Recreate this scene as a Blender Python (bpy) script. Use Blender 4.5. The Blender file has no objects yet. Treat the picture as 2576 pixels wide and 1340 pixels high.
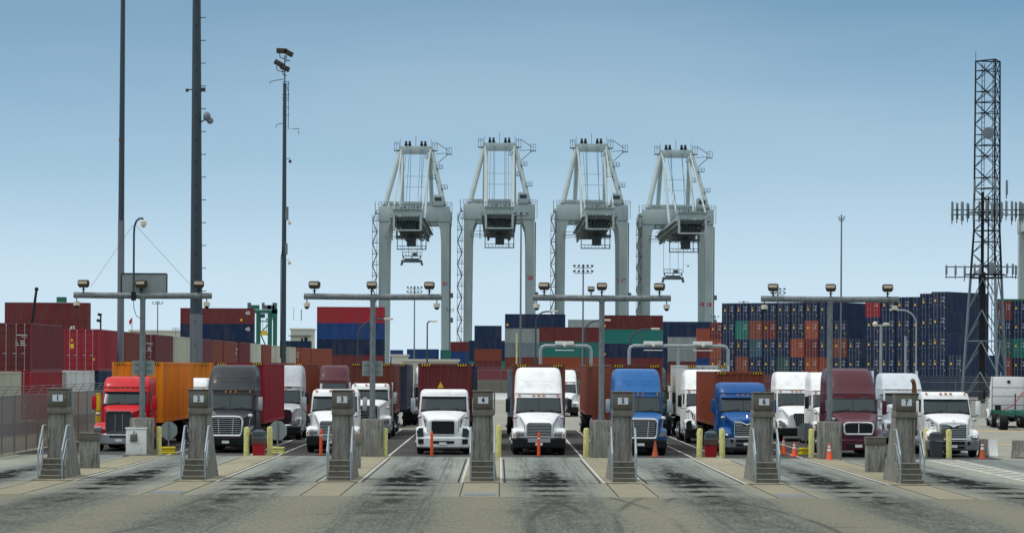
import bpy, bmesh, math, random
from mathutils import Vector, Matrix
random.seed(7)
PI = math.pi
SC = bpy.context.scene
# ---------------------------------------------------------------- camera
F = 7150.0; R = 0.0055; CX, CY = 1254.0, 920.0; CAMZ = 4.0      # numbers of the 2576 px wide photograph
cam = bpy.data.cameras.new("camera"); camo = bpy.data.objects.new("camera", cam)
SC.collection.objects.link(camo)
cam.sensor_width = 36; cam.lens = F / 2576 * 36
cam.shift_x = (1288 - CX) / 2576; cam.shift_y = (CY - 670) / 2576
cam.clip_start = 1; cam.clip_end = 9000
camo.matrix_world = Matrix.Translation((0, 0, CAMZ)) @ Matrix.Rotation(PI/2, 4, 'X') @ Matrix.Rotation(R, 4, 'Z')
SC.camera = camo
SC.render.resolution_x = 1024; SC.render.resolution_y = 532
# ---------------------------------------------------------------- sky and sun
SC.view_settings.view_transform = 'Standard'; SC.view_settings.look = 'None'
SC.view_settings.exposure = .24; SC.view_settings.gamma = 1
SUN_EL, SUN_AZ = 64, 262
w = bpy.data.worlds.new("World"); SC.world = w; w.use_nodes = True
nt = w.node_tree; nt.nodes.clear()
def wn(t): return nt.nodes.new(t)
out = wn('ShaderNodeOutputWorld'); bg = wn('ShaderNodeBackground'); sky = wn('ShaderNodeTexSky')
sky.sky_type = 'NISHITA'; sky.sun_disc = False
sky.sun_elevation = math.radians(SUN_EL); sky.sun_rotation = math.radians(SUN_AZ)
skm = wn('ShaderNodeMix'); skm.data_type = 'RGBA'; skm.blend_type = 'MULTIPLY'; skm.inputs[0].default_value = 1
skm.inputs[7].default_value = (.06, .06, .06, 1)
nt.links.new(sky.outputs[0], skm.inputs[6])
tc = wn('ShaderNodeTexCoord'); sep = wn('ShaderNodeSeparateXYZ'); ramp = wn('ShaderNodeValToRGB')
nt.links.new(tc.outputs['Generated'], sep.inputs[0])
mr = wn('ShaderNodeMapRange'); mr.inputs[1].default_value = 0; mr.inputs[2].default_value = 1
nt.links.new(sep.outputs[2], mr.inputs[0])
nt.links.new(mr.outputs[0], ramp.inputs[0])
def lin(c):
    return tuple(((v/255)/12.92 if v/255 <= .04045 else ((v/255+.055)/1.055)**2.4) for v in c) + (1,)
stops = [(0.0, (197, 219, 232)), (0.03, (188, 212, 228)), (0.07, (150, 184, 207)), (0.128, (97, 141, 173)),
         (0.20, (140, 165, 185)), (0.50, (240, 244, 248)), (1.0, (255, 255, 255))]
els = ramp.color_ramp.elements
els[0].position = stops[0][0]; els[0].color = lin(stops[0][1])
els[1].position = stops[-1][0]; els[1].color = lin(stops[-1][1])
for p, c in stops[1:-1]:
    e = els.new(p); e.color = lin(c)
mx = wn('ShaderNodeMix'); mx.data_type = 'RGBA'; mx.inputs[0].default_value = .94
nt.links.new(skm.outputs[2], mx.inputs[6]); nt.links.new(ramp.outputs[0], mx.inputs[7])
cl_m = wn('ShaderNodeMapping'); cl_m.inputs['Scale'].default_value = (2, 2, 9); nt.links.new(tc.outputs['Generated'], cl_m.inputs[0])
cl_n = wn('ShaderNodeTexNoise'); cl_n.inputs['Scale'].default_value = 1.6; cl_n.inputs['Detail'].default_value = 4; nt.links.new(cl_m.outputs[0], cl_n.inputs['Vector'])
cl_r = wn('ShaderNodeMapRange'); cl_r.inputs[1].default_value = .35; cl_r.inputs[2].default_value = .7; cl_r.inputs[3].default_value = 0; cl_r.inputs[4].default_value = .16; nt.links.new(cl_n.outputs[0], cl_r.inputs[0])
cl_x = wn('ShaderNodeMix'); cl_x.data_type = 'RGBA'; cl_x.inputs[7].default_value = (.62, .70, .76, 1)
nt.links.new(cl_r.outputs[0], cl_x.inputs[0]); nt.links.new(mx.outputs[2], cl_x.inputs[6])
nt.links.new(cl_x.outputs[2], bg.inputs[0]); bg.inputs[1].default_value = 1.0
nt.links.new(bg.outputs[0], out.inputs[0])
sl = bpy.data.lights.new("sun", 'SUN'); sl.energy = 1.5; sl.angle = math.radians(16); sl.color = (1, .96, .9)
so = bpy.data.objects.new("sun", sl); SC.collection.objects.link(so)
_az = math.radians(SUN_AZ)
_d = Vector((math.sin(_az)*math.cos(math.radians(SUN_EL)), math.cos(_az)*math.cos(math.radians(SUN_EL)), math.sin(math.radians(SUN_EL))))
so.rotation_euler = _d.to_track_quat('Z', 'Y').to_euler()

# ---------------------------------------------------------------- helpers
def at(u, v, Y=None, z=0.0):
    """photo position -> world point at depth Y, or on the level z"""
    du, dv = u - CX, v - CY
    a = (du + R*dv) / (1 + R*R); b = R*a - dv
    if Y is None: Y = (z - CAMZ) * F / b
    return Vector((a*Y/F, Y, CAMZ + b*Y/F))
def col(o): SC.collection.objects.link(o)
class MB:
    def __init__(s): s.bm = bmesh.new(); s.m = 0
    def _mat(s, faces):
        if s.m:
            for f in faces: f.material_index = s.m
    def box(s, x0, x1, y0, y1, z0, z1, b=0, seg=2):
        vs = [s.bm.verts.new(p) for p in ((x0,y0,z0),(x1,y0,z0),(x1,y1,z0),(x0,y1,z0),(x0,y0,z1),(x1,y0,z1),(x1,y1,z1),(x0,y1,z1))]
        fs = [s.bm.faces.new([vs[i] for i in q]) for q in ((0,3,2,1),(4,5,6,7),(0,1,5,4),(1,2,6,5),(2,3,7,6),(3,0,4,7))]
        s._mat(fs)
        if b:
            es = list({e for f in fs for e in f.edges})
            bmesh.ops.bevel(s.bm, geom=es, offset=b, segments=seg, affect='EDGES', profile=.5, clamp_overlap=True)
        return s
    def obox(s, c, size, M=None, b=0):
        old = set(s.bm.verts)
        x, y, z = size[0]/2, size[1]/2, size[2]/2
        s.box(-x, x, -y, y, -z, z, b)
        T = Matrix.Translation(c) @ (M.to_4x4() if M else Matrix.Identity(4))
        for v in s.bm.verts:
            if v not in old: v.co = T @ v.co
        return s
    def loft(s, secs, cap=True, closed=True):
        rings = [[s.bm.verts.new(p) for p in r] for r in secs]
        n = len(rings[0]); fs = []
        for a, b in zip(rings, rings[1:]):
            for i in range(n if closed else n-1):
                j = (i+1) % n
                fs.append(s.bm.faces.new((a[i], a[j], b[j], b[i])))
        if cap:
            fs.append(s.bm.faces.new(rings[0][::-1])); fs.append(s.bm.faces.new(rings[-1]))
        s._mat(fs)
        return s
    def tube(s, pts, r, n=8, cap=True):
        pts = [Vector(p) for p in pts]
        rs = r if isinstance(r, (list, tuple)) else [r]*len(pts)
        secs = []; up = None
        for i, p in enumerate(pts):
            d = (pts[min(i+1, len(pts)-1)] - pts[max(i-1, 0)]).normalized()
            if up is None:
                up = Vector((0,0,1)) if abs(d.z) < .9 else Vector((0,1,0))
            sd = d.cross(up).normalized(); u2 = sd.cross(d).normalized(); up = u2
            secs.append([p + rs[i]*(math.cos(2*PI*k/n)*sd + math.sin(2*PI*k/n)*u2) for k in range(n)])
        return s.loft(secs, cap)
    def prism(s, pts, plane, a0, a1):
        def P(p, a):
            return {'xz': (p[0], a, p[1]), 'yz': (a, p[0], p[1]), 'xy': (p[0], p[1], a)}[plane]
        return s.loft([[P(p, a0) for p in pts], [P(p, a1) for p in pts]])
    def quad(s, *pts):
        f = s.bm.faces.new([s.bm.verts.new(p) for p in pts]); s._mat([f]); return s
    def sphere(s, c, r, sx=1, sy=1, sz=1, n=12):
        res = bmesh.ops.create_uvsphere(s.bm, u_segments=n, v_segments=max(6, n//2+2), radius=r)
        for v in res['verts']: v.co = Vector((c[0]+v.co.x*sx, c[1]+v.co.y*sy, c[2]+v.co.z*sz))
        return s
    def mesh(s, name, mats, smooth=True):
        bmesh.ops.recalc_face_normals(s.bm, faces=s.bm.faces)
        me = bpy.data.meshes.new(name); s.bm.to_mesh(me); s.bm.free()
        for m in (mats if isinstance(mats, (list, tuple)) else [mats]): me.materials.append(m)
        if smooth:
            me.shade_smooth(); me.set_sharp_from_angle(angle=math.radians(32))
        return me
def put(name, me, parent=None, label=None):
    o = bpy.data.objects.new(name, me); col(o)
    if parent: o.parent = parent
    if label: o['label'] = label
    return o
def part(name, mb, mats, parent, label=None, smooth=True):
    return put(name, mb.mesh(name, mats, smooth), parent, label)
def tag(o, label, cat, group=None):
    o['label'] = label; o['category'] = cat
    if group: o['group'] = group
    return o
def thing(name, label, cat, loc=(0,0,0), rz=0, group=None):
    o = bpy.data.objects.new(name, None); col(o); o.empty_display_size = .2
    o.location = loc; o.rotation_euler = (0, 0, rz)
    return tag(o, label, cat, group)
def struct(name, mb, mat, smooth=False):
    o = put(name, mb.mesh(name, mat, smooth)); o['kind'] = 'structure'; return o
def kids(o): return [c for c in bpy.data.objects if c.parent == o]
def copy_tree(o, parent=None):
    c = o.copy(); col(c)
    if parent: c.parent = parent
    for k in kids(o): copy_tree(k, c)
    return c
_tm = {}
def text_mesh(txt, size, mat, depth=.004):
    k = (txt, size, mat.name)
    if k in _tm: return _tm[k]
    cu = bpy.data.curves.new('t', 'FONT'); cu.body = txt; cu.size = size; cu.align_x = 'CENTER'; cu.align_y = 'CENTER'
    cu.extrude = depth; cu.offset = size*.03
    ob = bpy.data.objects.new('t', cu); col(ob)
    dg = bpy.context.evaluated_depsgraph_get(); me = bpy.data.meshes.new_from_object(ob.evaluated_get(dg))
    bpy.data.objects.remove(ob); me.name = 'lettering'; me.materials.clear(); me.materials.append(mat)
    _tm[k] = me; return me
def lettering(txt, size, mat, loc, parent, rot=(PI/2, 0, 0), sx=1):
    o = put('lettering', text_mesh(txt, size, mat), parent); o.location = loc; o.rotation_euler = rot; o.scale = (sx, 1, 1)
    return o

# ---------------------------------------------------------------- materials
def newmat(name):
    m = bpy.data.materials.new(name); m.use_nodes = True
    m.node_tree.nodes['Principled BSDF'].inputs['Specular IOR Level'].default_value = .22
    return m, m.node_tree, m.node_tree.nodes['Principled BSDF']
class N:
    """tiny node writer"""
    def __init__(s, nt): s.nt = nt
    def n(s, t, **k):
        x = s.nt.nodes.new(t)
        for a, b in k.items(): setattr(x, a, b)
        return x
    def l(s, a, b): s.nt.links.new(a, b)
    def val(s, sock, v):
        if hasattr(v, 'is_output'): s.l(v, sock)
        else: sock.default_value = v
    def math(s, op, a, b=0.0, c=0.0, clamp=False):
        x = s.n('ShaderNodeMath', operation=op); x.use_clamp = clamp
        s.val(x.inputs[0], a); s.val(x.inputs[1], b); s.val(x.inputs[2], c)
        return x.outputs[0]
    def mix(s, f, a, b, mode='MIX'):
        x = s.n('ShaderNodeMix', data_type='RGBA', blend_type=mode)
        s.val(x.inputs[0], f); s.val(x.inputs[6], a); s.val(x.inputs[7], b)
        return x.outputs[2]
    def coord(s, scale=(1,1,1), kind='Object'):
        t = s.n('ShaderNodeTexCoord'); mp = s.n('ShaderNodeMapping'); mp.inputs['Scale'].default_value = scale
        s.l(t.outputs[kind], mp.inputs[0]); return mp.outputs[0]
    def noise(s, vec, scale, detail=4, rough=.6):
        x = s.n('ShaderNodeTexNoise'); x.inputs['Scale'].default_value = scale
        x.inputs['Detail'].default_value = detail; x.inputs['Roughness'].default_value = rough
        s.l(vec, x.inputs['Vector']); return x.outputs[0]
    def rng(s, v, a, b, c=0, d=1):
        x = s.n('ShaderNodeMapRange'); s.val(x.inputs[0], v)
        for i, q in enumerate((a, b, c, d)): s.val(x.inputs[i+1], q)
        return x.outputs[0]
def c4(c, k=1): return (c[0]*k, c[1]*k, c[2]*k, 1)
def paint(name, c, rough=.35, metal=0, coat=.3, dirt=.25, dirtcol=(.09,.08,.06), scale=(1.5,1.5,.6), bump=0):
    m, t, p = newmat(name); n = N(t)
    v = n.coord(scale); d = n.noise(v, 2.2, 6, .65)
    f = n.rng(d, .48, .75, 0, dirt)
    n.l(n.mix(f, c4(c), c4(dirtcol)), p.inputs['Base Color'])
    n.l(n.rng(d, .3, .8, rough, min(1, rough+.25)), p.inputs['Roughness'])
    p.inputs['Metallic'].default_value = metal
    p.inputs['Coat Weight'].default_value = coat; p.inputs['Coat Roughness'].default_value = .12
    return m
def plain(name, c, rough=.6, metal=0):
    m, t, p = newmat(name); p.inputs['Base Color'].default_value = c4(c)
    p.inputs['Roughness'].default_value = rough; p.inputs['Metallic'].default_value = metal
    return m
def concrete(name, c, dark=.45, scale=(3,3,.5), amount=.8):
    m, t, p = newmat(name); n = N(t)
    a = n.noise(n.coord(scale), 2.5, 8, .7); b = n.noise(n.coord((1,1,1)), 14, 5, .7)
    f = n.math('MULTIPLY', n.rng(a, .42, .66, 0, 1), amount)
    base = n.mix(f, c4(c), c4((c[0]*dark, c[1]*dark, c[2]*dark*.95)))
    base = n.mix(n.rng(b, .35, .7, 0, .35), base, c4(c, .6))
    n.l(base, p.inputs['Base Color']); p.inputs['Roughness'].default_value = .9
    bu = n.n('ShaderNodeBump'); bu.inputs['Strength'].default_value = .3; bu.inputs['Distance'].default_value = .02
    n.l(b, bu.inputs['Height']); n.l(bu.outputs[0], p.inputs['Normal'])
    return m
M = {}
M['conc'] = concrete('weathered_concrete', (.29,.285,.25), .2, (4,4,.5), .95)
M['conc_tan'] = concrete('tan_concrete', (.25,.235,.165), .6, (.6,.3,1), .5)
M['step'] = concrete('step_concrete', (.17,.16,.13), .45, (2,2,3), .8)
M['nosing'] = concrete('step_nosing', (.36,.35,.30), .6, (2,2,3), .4)
M['galv'] = paint('galvanised_steel', (.19,.215,.225), .5, .35, 0, .75, (.055,.065,.065), (3,3,1.3))
M['galv_l'] = paint('light_galvanised_steel', (.30,.35,.38), .45, .3, 0, .3, (.12,.13,.13))
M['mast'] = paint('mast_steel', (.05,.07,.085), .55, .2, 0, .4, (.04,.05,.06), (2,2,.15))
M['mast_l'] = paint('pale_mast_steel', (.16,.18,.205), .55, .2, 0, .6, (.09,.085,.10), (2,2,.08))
M['black'] = plain('black_plastic', (.012,.013,.015), .5)
M['rubber'] = paint('tyre_rubber', (.014,.014,.015), .85, 0, 0, .4, (.05,.045,.04))
M['under'] = plain('dark_undercarriage', (.012,.012,.013), .8)
M['chrome'] = plain('chrome', (.72,.74,.76), .18, 1)
M['chrome_d'] = paint('dull_chrome', (.42,.44,.46), .35, .8, 0, .4, (.15,.15,.15))
M['glass'] = plain('dark_glass', (.010,.026,.030), .12); M['glass'].node_tree.nodes['Principled BSDF'].inputs['Specular IOR Level'].default_value = .55
M['lens'] = plain('headlight_glass', (.20,.22,.23), .15, .4)
M['amber'] = plain('amber_lens', (.75,.24,.03), .3)
M['red_lens'] = plain('red_lens', (.45,.02,.02), .3)
M['rust'] = paint('rusty_metal', (.16,.085,.05), .8, .3, 0, .6, (.05,.03,.02))
M['bronze'] = paint('kiosk_box_metal', (.15,.135,.11), .5, .4, 0, .5, (.08,.07,.055))
M['bronze_l'] = paint('kiosk_lower_metal', (.21,.195,.16), .55, .3, 0, .5, (.12,.11,.09))
M['white_p'] = paint('white_enamel', (.72,.74,.72), .45, 0, .1, .3, (.35,.33,.28), (4,4,2))
M['plate'] = plain('white_number_plate', (.62,.68,.72), .5)
M['ink'] = plain('black_ink', (.012,.012,.014), .6)
M['ink_w'] = plain('white_ink', (.6,.62,.62), .6)
M['ink_r'] = plain('red_ink', (.45,.03,.05), .6)
M['decal_y'] = plain('yellow_decal', (.75,.45,.03), .5)
M['yellow'] = paint('chipped_yellow_paint', (.62,.59,.22), .6, 0, 0, .8, (.12,.12,.08), (7,7,3))
M['yellow_b'] = paint('bright_yellow_plastic', (.62,.48,.02), .5, 0, 0, .2)
M['orange'] = paint('orange_plastic', (.75,.10,.03), .5, 0, 0, .25, (.4,.06,.03))
M['orange_d'] = paint('faded_orange_plastic', (.42,.09,.035), .6, 0, 0, .6, (.12,.06,.04), (5,5,5))
M['refl'] = plain('white_reflective_band', (.7,.7,.72), .4)
M['bin_red'] = paint('red_bin_plastic', (.36,.01,.02), .45, 0, 0, .2)
M['bin_grey'] = paint('grey_bin_plastic', (.05,.058,.068), .5, 0, 0, .3)
M['bin_blue'] = paint('slate_bin_lid', (.055,.085,.10), .5, 0, 0, .3)
M['bag'] = paint('brown_bin_bag', (.09,.055,.05), .4, 0, 0, .5)
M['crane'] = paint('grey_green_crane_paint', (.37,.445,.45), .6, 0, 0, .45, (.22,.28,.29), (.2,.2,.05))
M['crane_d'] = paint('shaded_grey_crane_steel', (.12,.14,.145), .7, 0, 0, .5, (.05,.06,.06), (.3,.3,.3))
M['cable'] = plain('blue_grey_cable', (.10,.16,.21), .7)
M['tower'] = paint('black_lattice_paint', (.012,.018,.028), .7, 0, 0, .3)
M['tower_l'] = paint('grey_lattice_paint', (.17,.22,.26), .6, .2, 0, .5, (.08,.1,.12))
M['antenna'] = paint('antenna_grey', (.16,.19,.19), .6, 0, 0, .4, (.08,.1,.1))
M['dish'] = plain('dish_grey', (.15,.18,.21), .6)
M['green'] = paint('green_crane_paint', (.03,.14,.10), .6, 0, 0, .4, (.015,.06,.05))
M['sign_back'] = paint('bare_aluminium', (.27,.31,.30), .5, .5, 0, .35, (.2,.22,.21))
M['wire'] = plain('thin_wire', (.12,.13,.13), .6)
M['beige'] = paint('pale_building_wall', (.55,.55,.47), .8, 0, 0, .2, (.4,.4,.33), (.3,.3,.3))
M['lampglass'] = plain('floodlight_glass', (.58,.48,.36), .2)
M['lampbody'] = paint('brown_lamp_body', (.05,.042,.032), .5, .3, 0, .4)
M['dome_w'] = paint('off_white_dome_camera', (.62,.58,.48), .5, 0, .1, .2)
M['bus_yellow'] = paint('yellow_trim', (.7,.5,.02), .5, 0, 0, .2)
def container_mat():
    m, t, p = newmat('container_paint'); n = N(t)
    oi = n.n('ShaderNodeObjectInfo')
    v = n.coord((.7,.7,.12)); va = n.n('ShaderNodeVectorMath', operation='ADD')
    cmb = n.n('ShaderNodeCombineXYZ'); n.l(n.math('MULTIPLY', oi.outputs['Random'], 37), cmb.inputs[1])
    n.l(v, va.inputs[0]); n.l(cmb.outputs[0], va.inputs[1])
    a = n.noise(va.outputs[0], 1.6, 5, .6)
    va2 = n.n('ShaderNodeVectorMath', operation='ADD'); n.l(n.coord((1,1,1)), va2.inputs[0]); n.l(cmb.outputs[0], va2.inputs[1])
    b = n.noise(va2.outputs[0], 1.1, 8, .75)
    hsv = n.n('ShaderNodeHueSaturation'); n.l(oi.outputs['Color'], hsv.inputs['Color'])
    n.l(n.rng(oi.outputs['Random'], 0, 1, .85, 1.12), hsv.inputs['Value']); hsv.inputs['Saturation'].default_value = 1.0
    c1 = n.mix(n.rng(a, .45, .75, 0, .38), hsv.outputs[0], (.11,.09,.07,1))
    c2 = n.mix(n.rng(b, .64, .70, 0, .7), c1, (.10,.035,.018,1))
    n.l(c2, p.inputs['Base Color']); p.inputs['Roughness'].default_value = .55
    return m
M['cont'] = container_mat()
M['rod'] = plain('galvanised_lock_rod', (.34,.35,.36), .5, .3)

CCOL = dict(navy=(.007,.024,.070), blue=(.008,.045,.16), maroon=(.14,.025,.028), red=(.30,.02,.032), brown=(.20,.05,.030),
            rust=(.27,.062,.03), orange=(.74,.24,.012), grey=(.27,.31,.31), slate=(.15,.19,.22), teal=(.015,.16,.14), green=(.02,.19,.07),
            dgreen=(.03,.09,.09), beige=(.46,.47,.38), white=(.55,.57,.55), dark=(.03,.035,.06), brick=(.30,.07,.04), mauve=(.14,.035,.045), steel=(.04,.10,.14))

# ---------------------------------------------------------------- ground
LANE = 4.88; ISL0 = -0.56                     # spacing of the islands; island four
def island_x(i): return ISL0 + (i-4)*LANE
def ground_mat(name, base, base2, speck=.3, joints=0, stains=True, mean=1.0, arcs=False, dark=(.03,.03,.028), tan=(.25,.235,.18)):
    m, t, p = newmat(name); n = N(t)
    g = n.n('ShaderNodeTexCoord'); sp = n.n('ShaderNodeSeparateXYZ'); n.l(g.outputs['Object'], sp.inputs[0])
    X, Y = sp.outputs[0], sp.outputs[1]
    big = n.noise(n.coord((.16,.05,1)), 1, 5, .6)
    med = n.noise(n.coord((1.1,.22,1)), 1, 6, .65)
    fine = n.noise(n.coord((12,1.6,1)), 1, 3, .7)
    c = n.mix(n.rng(big, .38, .62), c4(base), c4(base2))
    c = n.mix(n.rng(med, .40, .70, 0, .35), c, c4(base, .55))
    c = n.mix(n.rng(fine, .48, .64, 0, speck), c, c4(base, .35))
    c = n.mix(n.rng(fine, .48, .32, 0, speck*.7), c, c4(base2, 1.5))
    # lane coordinate
    u = n.math('SUBTRACT', n.math('MULTIPLY', n.math('FRACT', n.math('DIVIDE', n.math('ADD', X, -ISL0 + 100*LANE), LANE)), LANE), LANE/2)
    if stains:
        wob = n.noise(n.coord((.5,.10,1)), 1, 3, .6)
        uu = n.math('ADD', u, n.rng(wob, 0, 1, -.55, .55))
        # grey tyre tracks along each lane
        lw = n.math('DIVIDE', u, 1.55); lw2 = n.math('MULTIPLY', lw, lw)
        band = n.math('EXPONENT', n.math('MULTIPLY', n.math('MULTIPLY', lw2, lw2), -1))
        c = n.mix(n.math('MULTIPLY', n.math('SUBTRACT', 1, band), .6), c, c4(tan))
        for q, wd, st in ((.95, .30, .65), (-.95, .30, .65), (0, .5, .4)):
            dq = n.math('DIVIDE', n.math('SUBTRACT', uu, q), wd)
            gq = n.math('EXPONENT', n.math('MULTIPLY', n.math('MULTIPLY', dq, dq), -1))
            nz = n.rng(n.noise(n.coord((8,.10,1)), 1, 4, .6), .42, .60, .05, 1)
            c = n.mix(n.math('MULTIPLY', n.math('MULTIPLY', gq, nz), st), c, c4((.075,.08,.08)))
        # oil under the stopped engines
        tear = n.rng(n.noise(n.coord((1.8,.55,1)), 1, 6, .7), .38, .56, 0, 1)
        uo = n.math('ADD', u, n.rng(wob, 0, 1, -.3, .3))
        for yc, sy, sx, st in ((99.6, 2.6, .72, 2.3), (105.0, 4.5, .55, 1.1), (113.0, 7.0, .6, .45), (94.9, 1.1, .80, 1.6), (91.2, .9, .75, 1.1), (87.8, .9, .8, .9), (84.0, 2.6, .9, .6), (79.0, 3.5, 1.0, .4), (72.0, 5, 1.1, .25)):
            a = n.math('DIVIDE', n.math('ADD', uo, .15), sx); b = n.math('DIVIDE', n.math('SUBTRACT', Y, yc), sy)
            e = n.math('EXPONENT', n.math('MULTIPLY', n.math('ADD', n.math('MULTIPLY', a, a), n.math('MULTIPLY', b, b)), -1))
            c = n.mix(n.math('MULTIPLY', n.math('MULTIPLY', e, n.math('ADD', n.math('MULTIPLY', tear, 1.25), .12)), st, clamp=True), c, c4(dark, .35))
    if arcs:
        # swept tyre marks in front of the islands
        for cx_, rad, cy_ in ((-24, 26.5, 72), (-24, 28.6, 72), (-18, 26.3, 70), (34, 31.0, 70), (34, 33.2, 70), (-30, 22, 80), (20, 13.4, 78), (20, 15.4, 78)):
            dx = n.math('SUBTRACT', X, cx_); dy = n.math('MULTIPLY', n.math('SUBTRACT', Y, cy_), .55)
            rr = n.math('SQRT', n.math('ADD', n.math('MULTIPLY', dx, dx), n.math('MULTIPLY', dy, dy)))
            q = n.math('DIVIDE', n.math('SUBTRACT', rr, rad), .11)
            e = n.math('EXPONENT', n.math('MULTIPLY', n.math('MULTIPLY', q, q), -1))
            nz = n.rng(n.noise(n.coord((.3,.1,1)), 1, 3, .6), .38, .58, 0, .75)
            c = n.mix(n.math('MULTIPLY', e, nz), c, c4((.05,.055,.05)))
        vor = n.n('ShaderNodeTexVoronoi', feature='DISTANCE_TO_EDGE'); vor.inputs['Scale'].default_value = 1
        ad = n.n('ShaderNodeVectorMath', operation='ADD'); cn = n.n('ShaderNodeCombineXYZ')
        n.l(n.rng(n.noise(n.coord((.8,.5,1)), 1, 5, .7), 0, 1, -.5, .5), cn.inputs[0])
        n.l(n.coord((.16,.05,1)), ad.inputs[0]); n.l(cn.outputs[0], ad.inputs[1]); n.l(ad.outputs[0], vor.inputs['Vector'])
        cr = n.math('MULTIPLY', n.rng(vor.outputs[0], 0, .006, .6, 0), n.rng(big, .5, .6, 0, 1))
        c = n.mix(cr, c, c4((.03,.03,.028)))
    if joints:
        fr = n.math('FRACT', n.math('DIVIDE', Y, joints))
        line = n.math('LESS_THAN', fr, .085/joints*3)
        c = n.mix(n.math('MULTIPLY', n.math('MULTIPLY', line, .5), n.rng(med, .4, .6, .2, 1)), c, c4((.05,.05,.045)))
    n.l(c, p.inputs['Base Color']); p.inputs['Roughness'].default_value = .9; p.inputs['Specular IOR Level'].default_value = .03
    return m
def sheet(name, x0, x1, y0, y1, z, mat):
    mb = MB(); mb.box(x0, x1, y0, y1, z-.3 if z < .05 else 0.0, z); return struct(name, mb, mat)
M['g_fore'] = ground_mat('foreground_pavement', (.178,.190,.158), (.132,.148,.125), .8, 0, True, arcs=True, tan=(.185,.175,.125))
M['g_slab'] = ground_mat('lane_slab', (.255,.29,.268), (.18,.208,.198), .3, 2.3, True, tan=(.28,.28,.215))
M['g_isl'] = ground_mat('island_slab', (.32,.30,.215), (.25,.235,.17), .3, 1.9, False)
M['g_apron'] = ground_mat('apron_slab', (.215,.232,.205), (.165,.18,.16), .4, 0, True, tan=(.25,.235,.165))
M['g_asph'] = ground_mat('queue_asphalt', (.062,.064,.064), (.085,.085,.082), .3, 0, False)
M['g_yard'] = ground_mat('far_yard_pavement', (.30,.30,.255), (.25,.255,.225), .15, 0, False)
M['white_line'] = paint('worn_white_paint', (.50,.50,.47), .8, 0, 0, .6, (.2,.2,.18), (2,.5,1))
g = MB(); g.box(-1500, 1500, -60, 4200, -.4, 0); struct('ground', g, M['g_yard'])
sheet('foreground_pavement', -60, 60, -20, 86.8, .004, M['g_fore'])
sheet('apron_pavement', -60, 60, 86.8, 97.2, .008, M['g_apron'])
sheet('lane_pavement', -20.9, 24.5, 97.2, 125.0, .008, M['g_slab'])
sheet('queue_road', -21.4, 22.3, 125.0, 178, .008, M['g_asph'])
sheet('side_pavement', 24.5, 60, 97.2, 125, .006, M['g_apron'])
sheet('verge_pavement', -60, -20.9, 97.2, 178, .006, M['g_isl'])
for i in range(1, 8):
    x = island_x(i); hw = .63
    mb = MB(); mb.box(x-hw, x+hw, 96.9, 124.6, 0.0, .05, .012, 1)
    struct('island_pavement', mb, M['g_isl'])
    mb = MB(); mb.box(x-hw+.05, x+hw-.05, 86.9, 96.9, 0, .012); struct('island_pavement', mb, M['conc_tan'])
    mb = MB()
    for s in (-1, 1):
        mb.box(x+s*(hw+.03)-.05, x+s*(hw+.03)+.05, 97.3, 124.4, 0.0, .014)
        mb.m = 0
    struct('kerb_line', mb, M['white_line'])
    mb = MB()
    for s in (-1, 1):
        mb.box(x+s*(hw+.17)-.03, x+s*(hw+.17)+.03, 97.3, 122, 0.0, .011)
        mb.box(x+s*(hw-.02)-.015, x+s*(hw-.02)+.015, 87.0, 96.8, 0.0, .014)
    struct('rail_groove_line', mb, M['under'])
    mb = MB()
    for s in (-1, 1):
        mb.box(x+s*.62-.05, x+s*.62+.05, 125.3, 178, 0.0, .014)
    struct('lane_line', mb, M['white_line'])
mb = MB()
for k in range(int(44/2.44)): pass
mb.box(-20.8, 24.4, 97.2, 97.34, 0, .0125); struct('slab_joint_line', mb, M['under'])

mb = MB()                                        # painted hatching right of the last lane
mb.box(18.70, 18.82, 97, 124, 0, .013); mb.box(19.92, 20.04, 97, 124, 0, .013)
for k in range(13):
    y = 99 + 2*k
    mb.loft([[(18.82, y, 0), (19.92, y+1.6, 0), (19.92, y+2.0, 0), (18.82, y+.4, 0)], [(18.82, y, .013), (19.92, y+1.6, .013), (19.92, y+2.0, .013), (18.82, y+.4, .013)]])
struct('hatched_marking', mb, M['white_line'])
mb = MB(); mb.box(-21.0, -20.88, 97, 124, 0, .013); struct('edge_line', mb, M['white_line'])
mb = MB(); mb.box(24, 60, 150, 150.5, 0, .012); mb.box(24, 80, 182, 182.6, 0, .012); struct('yard_line', mb, M['decal_y'])
for i in (2, 4, 6):
    x = island_x(i)
    mb = MB(); mb.box(x-.52, x+.52, 87.5, 89.4, .0, .022)
    o = part('drain_grate', mb, M['galv'], None)
    tag(o, 'flat grey steel grate set in the pavement in front of kiosk %d' % i, 'drain grate', 'steel drain grates before the kiosks')
    mb = MB()
    for k in range(9): mb.box(x-.48+k*.115, x-.43+k*.115, 87.6, 89.3, .0, .027)
    part('grate_bar', mb, M['mast_l'], o)

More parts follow.
